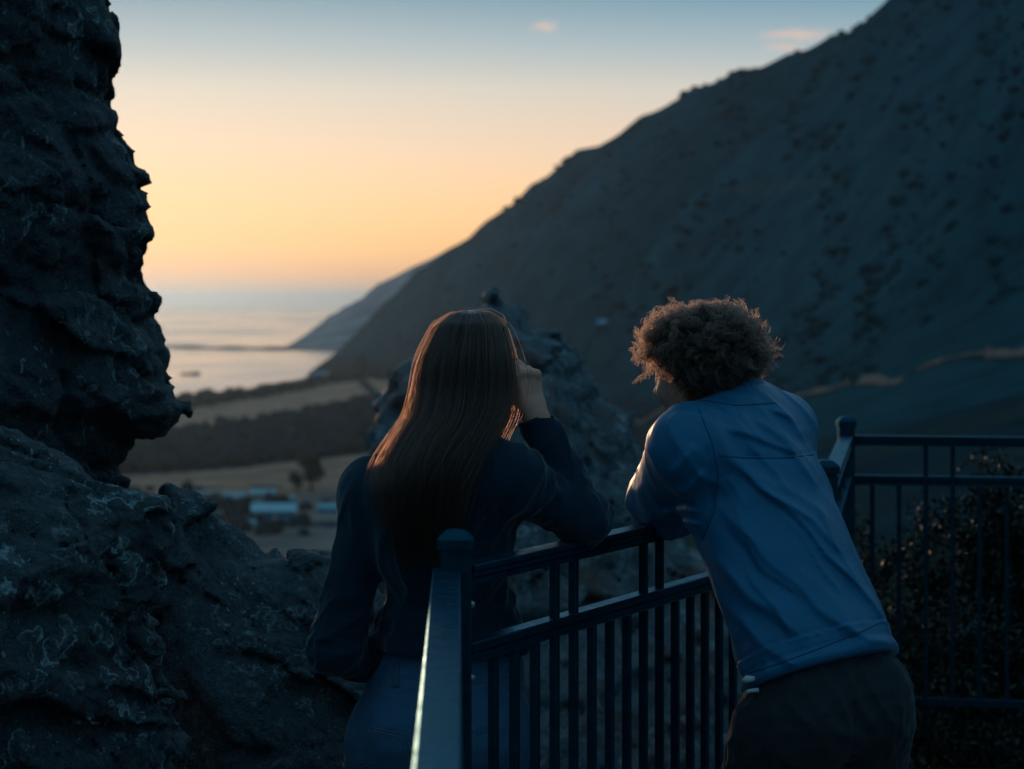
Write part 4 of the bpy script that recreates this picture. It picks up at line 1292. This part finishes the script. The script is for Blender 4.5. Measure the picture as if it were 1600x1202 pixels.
hairbase = Shape()
K = 12
for t in np.linspace(2.2, 8.0, 16):
    for u in np.linspace(0.06, 0.94, 10):
        a = hair_point(np.array(0.5+(u-0.5)*(1-0.04*t)), np.array(0.85), np.array(t)); hairbase.ell(a, (0.015 if t < 6 else 0.011,)*3, None, 0.006)
hairbase.ell(headc + (0, -0.004, 0.016), (0.077, 0.092, 0.086), None, 0.02)
hairbase.cut(headc + np.array([0.0, 0.045, 0.0]), (0.22, 0.95, -0.45))
hb = hairbase.build('hair', (-0.32, 4.70, 1.02), (0.06, 5.1, 1.56), 0.006, MATS['cap_w'], woman)
ns = 21000; kpts = 26
cl = rng.integers(0, 900, ns)
cu = rng.random(900); clen = rng.uniform(-1, 1, 900)*1.2 - 0.9; cph = rng.uniform(0, 6.28, (900, 2)); cv = rng.random(900)
u0 = np.clip(cu[cl] + rng.normal(size=ns)*0.012, 0.0, 1.0); v0 = np.clip(cv[cl]*0.9 + rng.normal(size=ns)*0.06, -0.05, 1)
tt = np.linspace(0, 1, kpts)
tmax = 10 + clen[cl] + rng.uniform(-1.6, 0.9, ns)
tmin = rng.uniform(0, 1.0, ns)**2*0.8
T = tmin[:, None] + (tmax-tmin)[:, None]*tt
low = np.clip((T-5)/5, 0, 1)
U = u0[:, None] + 0.012*np.sin(T*1.1+cph[cl, 0][:, None]) + low*0.05*np.sin(T*0.9+cph[cl, 1][:, None]) + low*0.03*np.sin(T*2.1+rng.uniform(0, 6.28, (ns, 1)))
U = 0.5 + (U-0.5)*(1 - 0.10*low*rng.random((ns, 1)))
V_ = v0[:, None]*1.0 + 0.10*np.sin(T*0.8+cph[cl, 1][:, None])
paths = hair_point(U, V_, T)
fly = rng.random(ns) < 0.06
paths[fly] += (rng.normal(size=(fly.sum(), 1, 3))*np.array([0.016, 0.010, 0.004]))*(tt[None, :, None]**1.0)
fly2 = rng.random(ns) < 0.02
paths[fly2] += (rng.normal(size=(fly2.sum(), 1, 3))*np.array([0.014, 0.01, 0.006]))*np.sin(tt*math.pi)[None, :, None]
strands('hair_strands', paths, 0.0005, 0.00022, MATS['hair_w'], hb)


# ------------------------------------------------------------------ the man
mf, mr, mu = frame((-0.64, 0.77, 0))
Cs = W(1160, 685, 5.17)
LS = W(1082, 706, 5.04); RS = W(1216, 672, 5.27)
pel = W(1288, 1075, 5.0)
ax = (Cs-pel); ax /= np.linalg.norm(ax)
tf = mf - ax*(mf@ax); tf /= np.linalg.norm(tf); tr = np.cross(tf, ax)
man = empty('person', (pel[0], pel[1], 0), 'person with curly brown hair in blue jacket and dark trousers, bent over the railing', 'person')
TA = np.array([tr, tf, ax])
Jk = Shape()
up_c = W(1178, 770, 5.14); lo_c = W(1238, 920, 5.06)
Jk.ell(up_c, (0.175, 0.125, 0.19), TA, 0.06)
Jk.ell(lo_c, (0.172, 0.130, 0.22), TA, 0.09)
Jk.ell(W(1284, 1035, 5.01), (0.178, 0.138, 0.15), TA, 0.07)
Jk.cone(LS, RS, 0.068, 0.068, 0.06)
mnb = W(1150, 648, 5.20)
Jk.cone(mnb, LS + (0.01, 0, 0.0), 0.066, 0.058, 0.07); Jk.cone(mnb, RS, 0.072, 0.056, 0.07)
Jk.cone(mnb + (0, 0, -0.06), mnb + (-0.012, 0.006, 0.012), 0.078, 0.068, 0.03)      # collar
LE = W(1050, 792, 5.31); LW = W(1036, 772, 5.53)
RE = np.array([0.50, 5.50, 1.125]); RW = np.array([0.415, 5.68, 1.135])
Jk.cone(LS, LE, 0.068, 0.060, 0.03); Jk.cone(W(1072, 690, 5.06), W(1034, 768, 5.33), 0.068, 0.062, 0.05); Jk.cone(LE, LW, 0.058, 0.043, 0.02)
Jk.ell(W(1022, 778, 5.36), (0.058, 0.06, 0.052), None, 0.03)
Jk.cone(RS, RE, 0.066, 0.055, 0.03); Jk.cone(RE, RW, 0.056, 0.042, 0.02)
hemp = W(1287, 1045, 4.95)
lean = (W(1390, 985, 5.0)-W(1130, 700, 5.0)); lean /= np.linalg.norm(lean)
Xj = lambda *q: [W(a, b, 5.0)[[0, 2]] for a, b in q]
creases = [Xj((1130, 668), (1190, 690), (1262, 722)), Xj((1118, 700), (1180, 760), (1262, 808), (1330, 868)), Xj((1150, 730), (1230, 800), (1330, 900), (1392, 985)),
           Xj((1110, 780), (1180, 850), (1270, 940), (1350, 1000)), Xj((1105, 860), (1170, 930), (1250, 985)), Xj((1120, 920), (1180, 1000), (1240, 1030)),
           Xj((1205, 640), (1245, 660), (1272, 700)), Xj((1180, 655), (1240, 700), (1285, 770)), Xj((1085, 690), (1040, 740)), Xj((1100, 730), (1050, 770)), Xj((1090, 790), (1035, 815)), Xj((1095, 815), (1040, 830)),
           Xj((1160, 690), (1215, 740), (1240, 775)), Xj((1200, 790), (1265, 860), (1315, 930)), Xj((1135, 815), (1190, 880), (1250, 935)), Xj((1270, 780), (1310, 850), (1345, 915)),
           Xj((1160, 880), (1205, 945), (1225, 985)), Xj((1130, 745), (1165, 800)), Xj((1300, 960), (1345, 990), (1385, 1000))]
cw_ = [(0.007, 0.009), (0.010, 0.011), (0.008, 0.012), (0.012, 0.010), (0.011, 0.009), (0.010, 0.007), (0.007, 0.008), (0.009, 0.010), (0.008, 0.009), (0.008, 0.009), (0.008, 0.008), (0.007, 0.006)] + [(0.0055, 0.006)]*7


def djk(P):
    r = folds(P, lean, (2.2, 13), 1.0, 0.005)
    wq = P + 0.012*np.stack([pnoise(P*9+3), pnoise(P*9+13), pnoise(P*9+23)], 1)
    for c, (w_, a_) in zip(creases, cw_): r += crease(wq, c, w_*2.6, w_*0.75, a_*1.15)*np.where(P[:, 1] < 5.2, 1, 0.3)
    el = np.exp(-((P-LE)**2).sum(1)/0.009)
    r += el*folds(P, (-0.5, 0.7, 0.45), (6, 30), 2.2, 0.012)
    hd = (P-hemp)@ax
    r += 0.005*np.exp(-((hd-0.012)/0.010)**2) - 0.003*np.exp(-((hd-0.034)/0.004)**2)
    nd = ((P-mnb)**2).sum(1)
    r += -0.004*np.exp(-((P[:, 2]-(mnb[2]-0.022))/0.006)**2)*np.exp(-nd/0.012)
    r -= seamline(P, Xj((1165, 714), (1225, 716), (1292, 712)), 0.003, 0.0025)
    r += 0.0035*np.exp(-((hd-0.058)/0.0022)**2) - 0.003*np.exp(-((hd-0.064)/0.003)**2)
    r += seamline(P, Xj((1105, 700), (1112, 780), (1098, 850)), 0.003, -0.004)*np.where(P[:, 1] < 5.15, 1, 0)
    return r + fbm(P*5, 2)*0.003


Jk.disp = djk
Jk.cut(hemp, -ax)
Jk.cut(mnb + np.array([-0.02, 0.01, 0.062]), (-0.35, 0.25, 0.9))
lf = (LW-LE)/np.linalg.norm(LW-LE); rf = (RW-RE)/np.linalg.norm(RW-RE)
Jk.cut(LW, lf, 0.1); Jk.cut(RW, rf, 0.1)
jk = Jk.build('jacket', (0.20, 4.78, 0.68), (0.90, 5.68, 1.42), 0.0052, MATS['jacket'], man)
on_surface(jk, [[(1122, 712), (1165, 716), (1230, 716), (1290, 708)], [(1092, 640), (1112, 690), (1122, 740), (1116, 800), (1098, 842)], [(1154, 1048), (1210, 1032), (1275, 1008), (1340, 982), (1398, 954)],
                [(1157, 1056), (1212, 1039), (1277, 1015), (1342, 989), (1402, 961)], [(1098, 626), (1150, 634), (1212, 630)]], 0.0010, 'seam', MATS['seam'])
Kc = Shape(); Kc.cone(mnb + np.array([0.012, -0.006, -0.075]), mnb + np.array([-0.012, 0.006, 0.06]), 0.094, 0.072, 0.02)
Kc.disp = lambda P: folds(P, (1, 0.3, 0.2), (5, 22), 3.0, 0.003)
Kc.cut(mnb + np.array([-0.02, 0.01, 0.050]), (-0.30, 0.25, 0.92)); Kc.cut(mnb + np.array([0.0, 0.0, -0.045]), (0.2, -0.2, -0.95))
Kc.build('collar', mnb - 0.16, mnb + np.array([0.16, 0.16, 0.13]), 0.005, MATS['jacket'], man)
for k, q in enumerate(((1170, 1064), (1176, 1082))):
    p = W(q[0], q[1], 4.90)
    m = MB(); m.tube([p + (-0.012, 0, 0), p + (-0.004, -0.003, 0.004), p + (0.012, -0.002, 0.005)], [0.005, 0.008 if k == 0 else 0.004, 0.005], 8); m.build('cord_toggle', MATS['white'], man, True)

T_ = Shape()
hL = W(1222, 1150, 4.96); hR = W(1345, 1135, 5.06)
kL = np.array([hL[0]-0.055, 5.10, 0.42]); kR = np.array([hR[0]+0.0, 5.10, 0.42])
aL = np.array([hL[0]-0.02, 4.98, 0.08]); aR = np.array([hR[0]+0.05, 5.0, 0.08])
pA = np.array([mr, mf, [0, 0, 1]])
T_.ell(W(1287, 1075, 5.0), (0.158, 0.122, 0.15), TA, 0.06)
T_.ell(W(1262, 1130, 4.93), (0.088, 0.09, 0.095), None, 0.05); T_.ell(W(1362, 1100, 5.0), (0.085, 0.09, 0.10), None, 0.05)
T_.cone(hL, kL, 0.105, 0.075, 0.04); T_.cone(hR, kR, 0.105, 0.075, 0.04)
T_.cone(kL, aL, 0.075, 0.062, 0.03); T_.cone(kR, aR, 0.075, 0.062, 0.03)
def dtr(P):
    r = folds(P, (0.5, 0, -1), (4, 18), 2.0, 0.005) + folds(P, (1, 0, 0.4), (4, 20), 4.0, 0.004)
    s = seamline(P, Xj((1225, 1118), (1290, 1098)), 0.003, -0.004) + seamline(P, Xj((1370, 1040), (1402, 1100), (1395, 1240)), 0.003, 0.003)
    s += seamline(P, Xj((1318, 1060), (1322, 1160), (1300, 1260)), 0.003, -0.004) + seamline(P, Xj((1200, 1100), (1190, 1140), (1165, 1170)), 0.008, 0.006)
    return r + np.where(P[:, 1] < 5.0, s, 0)
T_.disp = dtr
T_.cut(pel + ax*0.14, ax); T_.cut((0, 0, 0.07), (0, 0, -1))
T_.build('trousers', (0.34, 4.76, 0.05), (0.95, 5.28, 0.94), 0.006, MATS['trousers'], man)
for an, g in ((aL, -1), (aR, 1)):
    s_ = Shape(); s_.cone(an + np.array([0.03, -0.04, -0.042]), an + np.array([-0.09, 0.12, -0.044]), 0.036, 0.032, 0.02); s_.cone(an, an + (0, 0, 0.04), 0.05, 0.055, 0.03); s_.cut((0, 0, 0.004), (0, 0, -1))
    s_.build('shoe', an - (0.17, 0.14, 0.1), an + (0.13, 0.22, 0.12), 0.008, MATS['shoe'], man)

B = Shape()
mh = W(1092, 582, 5.22); mhf = np.array([-0.75, 0.65, -0.12])
ep = add_head(B, mh, mhf, (-0.1, 0.05, 1), 1.03)
B.cone(mnb + (0, 0, -0.04), mh + (0.012, -0.01, -0.05), 0.060, 0.056, 0.03)
B.ell(up_c, (0.13, 0.09, 0.15), TA, 0.05); B.ell(lo_c, (0.12, 0.09, 0.18), TA, 0.06); B.ell(pel, (0.13, 0.09, 0.12), TA, 0.05)
B.cone(LS, RS, 0.045, 0.045, 0.05); B.cone(mnb, up_c, 0.06, 0.09, 0.05)
B.cone(LS, LE, 0.044, 0.036, 0.03); B.cone(LE, LW, 0.037, 0.028, 0.02)
B.cone(RS, RE, 0.044, 0.036, 0.03); B.cone(RE, RW, 0.037, 0.028, 0.02)
B.cone(hL, kL, 0.085, 0.055, 0.04); B.cone(hR, kR, 0.085, 0.055, 0.04); B.cone(kL, aL, 0.052, 0.038, 0.03); B.cone(kR, aR, 0.052, 0.038, 0.03)
add_hand(B, LW + lf*0.01, lf + np.array([0.15, 0.4, -0.15]), (0, 0, 1), (0.8, 0.3, 0), [(0.5, 0.6, 0.4), (0.55, 0.6, 0.4), (0.6, 0.65, 0.4), (0.6, 0.6, 0.4)], 1.0, 1.05, 0.4)
add_hand(B, RW + rf*0.01, rf + np.array([0.1, 0.2, -0.1]), (0, 0, 1), (-0.5, -0.8, 0), [(0.5, 0.6, 0.4)]*4, 1.0, 1.05, 0.4)
B.build('body', (0.1, 4.80, 0.05), (0.92, 5.84, 1.58), 0.0045, MATS['skin_m'], man)
eyes(ep, man, 1.03)
# eyebrow-free curly hair: under layer and curled strands in locks
f_, r_, u_ = frame(mhf, (-0.1, 0.05, 1))
hb = Shape()
hc = mh + u_*0.030 - f_*0.012
hb.ell(hc, (0.104, 0.112, 0.098), np.array([r_, f_, u_]), 0.02)
hb.ell(mh - f_*0.065 - u_*0.03, (0.075, 0.05, 0.06), np.array([r_, f_, u_]), 0.03)
hb.disp = lambda P: fbm(P*28, 3)*0.012
hb.cut(mh + f_*0.068, f_*0.9 - u_*0.55)
hb.cut(mh - u_*0.075 - f_*0.08, -u_ + 0.2*f_)
hb.cut(mh + f_*0.012 - u_*0.004, 0.75*f_ - 0.66*u_)
hb2 = hb.build('hair', mh - (0.17, 0.17, 0.16), mh + (0.17, 0.17, 0.2), 0.006, MATS['cap_m'], man)
locks = []
while len(locks) < 900:
    q = rng.normal(size=3); q /= np.linalg.norm(q)
    fx, ux = q@f_, q@u_
    if fx > 0.45 and ux < 0.42 + 0.3*(fx-0.45): continue        # face stays clear
    if ux < -0.62: continue
    if fx > -0.08 and ux < -0.10: continue                        # cheek and ear
    if fx > 0.3 and ux < 0.1: continue
    locks.append(q)
locks = np.array(locks); per = 12; kp_ = 30
nL = len(locks)
root = hc + (locks@np.array([r_, f_, u_]).T*np.array([0.082, 0.094, 0.082]))@np.array([r_, f_, u_])
sideways = np.sqrt(np.clip(1-(locks@u_)**2, 0, 1))
Ln = (0.034 + 0.031*sideways)*rng.uniform(0.65, 1.3, nL)
Ln *= np.where(locks@u_ < -0.15, 0.62, 1.0)
out = locks + rng.normal(size=(nL, 3))*0.30; out /= np.linalg.norm(out, axis=1, keepdims=True)
tt = np.linspace(0, 1, kp_)
paths = []
for s_i in range(per):
    jr = root + rng.normal(size=(nL, 3))*0.0024
    ph = rng.uniform(0, 6.28, nL) if s_i == 0 else ph0 + rng.normal(size=nL)*0.28
    if s_i == 0:
        ph0 = ph; turns = rng.uniform(2.0, 4.2, nL); crad = rng.uniform(0.005, 0.010, nL)
        e1 = np.cross(out, rng.normal(size=(nL, 3))); e1 /= np.linalg.norm(e1, axis=1, keepdims=True); e2 = np.cross(out, e1)
        drop = rng.uniform(0.0, 0.022, nL)
    L2 = Ln*rng.uniform(0.8, 1.12, nL)
    a = ph[:, None] + turns[:, None]*6.283*tt
    cr = (crad*rng.uniform(0.8, 1.25, nL))[:, None]*np.clip(tt*4, 0.15, 1)
    p = jr[:, None] + out[:, None]*(L2[:, None]*tt)[..., None] + e1[:, None]*(cr*np.cos(a))[..., None] + e2[:, None]*(cr*np.sin(a))[..., None]
    p[..., 2] -= drop[:, None]*tt**2
    paths.append(p)
paths = np.concatenate(paths)
strands('hair_strands', paths, 0.0006, 0.0003, MATS['hair_m'], hb2)


# ------------------------------------------------------------------ air, light, sky
SUN_AZ = math.radians(-11.0); SUN_EL = math.radians(2.6)
hz = bpy.data.materials.new('haze_air'); hz.use_nodes = True
t = hz.node_tree; t.nodes.clear()
pv = t.nodes.new('ShaderNodeVolumePrincipled'); oo = t.nodes.new('ShaderNodeOutputMaterial')
pv.inputs['Density'].default_value = 0.00006; pv.inputs['Color'].default_value = (0.25, 0.385, 0.55, 1); pv.inputs['Anisotropy'].default_value = 0.82
t.links.new(pv.outputs[0], oo.inputs['Volume'])
m = MB(); m.box((0, 30900, 0), 84000, 62400, 2, 0)
hv = [(x, y, z) for x in (-42000, 42000) for y in (-120, 61000) for z in (SEA-8, 200)]
haze = mesh('haze', hv, [(0, 1, 3, 2), (4, 6, 7, 5), (0, 4, 5, 1), (2, 3, 7, 6), (0, 2, 6, 4), (1, 5, 7, 3)], hz, None, False)
tag(haze, 'thin evening haze in the air', None, None, 'stuff')

sun = bpy.data.lights.new('sun', 'SUN'); sun.energy = 0.6; sun.angle = math.radians(3.0); sun.color = (1.0, 0.62, 0.35)
so = bpy.data.objects.new('sun', sun); COL.objects.link(so)
dirv = Vector((math.sin(SUN_AZ)*math.cos(SUN_EL), math.cos(SUN_AZ)*math.cos(SUN_EL), math.sin(SUN_EL)))
so.rotation_euler = (-dirv).to_track_quat('-Z', 'Y').to_euler()

world = bpy.data.worlds.new('World'); scene.world = world; world.use_nodes = True
wt = world.node_tree; wn = wt.nodes; wl = wt.links
bg = wn['Background']
sky = wn.new('ShaderNodeTexSky'); sky.sky_type = 'NISHITA'; sky.sun_disc = False
sky.sun_elevation = SUN_EL; sky.sun_rotation = SUN_AZ; sky.dust_density = 2.0; sky.ozone_density = 3.0


def lin(r, g, b):
    f = lambda c: (c/255/12.92) if c/255 <= 0.04045 else ((c/255+0.055)/1.055)**2.4
    return (f(r), f(g), f(b))


tc = wn.new('ShaderNodeTexCoord'); sep = wn.new('ShaderNodeSeparateXYZ'); wl.new(tc.outputs['Generated'], sep.inputs[0])
def wmath(op, a, b=0.0, c=None, clamp=False):
    n = wn.new('ShaderNodeMath'); n.operation = op; n.use_clamp = clamp
    for i, v in enumerate((a, b) if c is None else (a, b, c)):
        if isinstance(v, bpy.types.NodeSocket): wl.new(v, n.inputs[i])
        else: n.inputs[i].default_value = v
    return n.outputs[0]
def wramp(fac, stops):
    r = wn.new('ShaderNodeValToRGB'); wl.new(fac, r.inputs['Fac']); e = r.color_ramp.elements
    while len(e) > 1: e.remove(e[-1])
    e[0].position = stops[0][0]; e[0].color = (*stops[0][1], 1)
    for p, c in stops[1:]:
        q = e.new(p); q.color = (*c, 1)
    return r.outputs['Color']
def wmix(fac, a, b, mode='MIX'):
    n = wn.new('ShaderNodeMix'); n.data_type = 'RGBA'; n.blend_type = mode
    ins = [i for i in n.inputs if i.type == 'RGBA']
    for sock, v in ((n.inputs['Factor'], fac), (ins[0], a), (ins[1], b)):
        if isinstance(v, bpy.types.NodeSocket): wl.new(v, sock)
        elif hasattr(v, '__len__'): sock.default_value = (*v, 1)
        else: sock.default_value = v
    return [o for o in n.outputs if o.type == 'RGBA'][0]


elev = sep.outputs['Z']
fac = wmath('MULTIPLY_ADD', elev, 2.0, 0.0, True)          # 0..0.5 of sin(elevation)
S_ = lambda py: 2.0*math.sin(math.atan((HOR-py)/F))
west = wramp(fac, [(0.0, lin(246, 178, 110)), (S_(440), lin(250, 184, 112)), (S_(390), lin(253, 204, 132)), (S_(310), lin(248, 210, 162)), (S_(230), lin(230, 210, 186)),
                   (S_(140), lin(206, 206, 198)), (S_(70), lin(160, 184, 194)), (S_(0), lin(112, 156, 178)), (0.40, lin(140, 156, 164)), (0.62, lin(104, 134, 150)), (1.0, lin(78, 126, 152))])
glow = wramp(fac, [(0.0, (1, 1, 1)), (S_(300), (0.55, 0.55, 0.55)), (S_(100), (0.25, 0.25, 0.25)), (0.5, (0, 0, 0))])     # afterglow is brightest low down
west = wmix(1.0, west, wmix(glow, (0.95, 0.98, 1.01), (1.40, 1.20, 1.08)), 'MULTIPLY')
east = wramp(fac, [(0.0, lin(40, 64, 80)), (0.15, lin(46, 76, 94)), (0.5, lin(60, 106, 130)), (1.0, lin(76, 126, 154))])
dot = wn.new('ShaderNodeVectorMath'); dot.operation = 'DOT_PRODUCT'; wl.new(tc.outputs['Generated'], dot.inputs[0]); dot.inputs[1].default_value = (math.sin(SUN_AZ), math.cos(SUN_AZ), 0)
wfac = wmath('MULTIPLY_ADD', dot.outputs['Value'], 1.5, -0.42, True)
grad = wmix(wfac, east, west)
# two small pink clouds
def cloud(px, py, wpx, hpx, seed):
    v = wn.new('ShaderNodeMapping'); v.vector_type = 'POINT'
    c = (px-800)/F
    wl.new(tc.outputs['Generated'], v.inputs['Vector'])
    sx = F/wpx; sz = F/hpx
    nrm = math.sqrt(1+c*c+((HOR-py)/F)**2)
    v.inputs['Location'].default_value = (-c/nrm*sx, 0, -(HOR-py)/F/nrm*sz); v.inputs['Scale'].default_value = (sx, 0, sz)
    ln = wn.new('ShaderNodeVectorMath'); ln.operation = 'LENGTH'; wl.new(v.outputs[0], ln.inputs[0])
    n = wn.new('ShaderNodeTexNoise'); wl.new(v.outputs[0], n.inputs['Vector']); n.inputs['Scale'].default_value = 2.0; n.inputs['Detail'].default_value = 5
    a = wmath('ADD', ln.outputs['Value'], wmath('MULTIPLY_ADD', n.outputs['Fac'], 1.6, -0.8))
    m_ = wmath('SUBTRACT', 1.0, wmath('MULTIPLY_ADD', a, 1.4, -0.3, True))
    front = wmath('GREATER_THAN', sep.outputs['Y'], 0.0)
    return wmath('MULTIPLY', m_, front)
cm = wmath('MAXIMUM', wmath('MULTIPLY', cloud(1245, 55, 70, 13, 1), 0.7), wmath('MULTIPLY', cloud(1225, 74, 40, 9, 5), 0.6))
cm = wmath('MAXIMUM', cm, wmath('MULTIPLY', cloud(852, 42, 28, 12, 3), 0.6))
grad = wmix(cm, grad, lin(228, 196, 180))
skyc = wmix(1.0, grad, wmix(1.0, sky.outputs[0], (0.012, 0.012, 0.012), 'MULTIPLY'), 'ADD')
wl.new(skyc, bg.inputs['Color']); bg.inputs['Strength'].default_value = 1.0

cam = bpy.data.cameras.new('camera'); co = bpy.data.objects.new('camera', cam); COL.objects.link(co)
co.location = (0, 0, CAMZ); co.rotation_euler = (math.radians(90), 0, 0)
cam.lens = 85; cam.sensor_width = 36; cam.sensor_fit = 'HORIZONTAL'; cam.shift_y = -(601-HOR)/1600
cam.clip_start = 0.05; cam.clip_end = 200000
cam.dof.use_dof = True; cam.dof.focus_distance = 4.95; cam.dof.aperture_fstop = 5.6
scene.camera = co
vs = scene.view_settings; vs.view_transform = 'Standard'; vs.look = 'None'; vs.exposure = 0.0; vs.gamma = 1.0; vs.use_curve_mapping = False
scene.render.engine = 'CYCLES'
cy = scene.cycles; cy.use_denoising = True; cy.max_bounces = 6; cy.volume_bounces = 2; cy.transparent_max_bounces = 8
try: cy.denoiser = 'OPENIMAGEDENOISE'
except Exception: pass
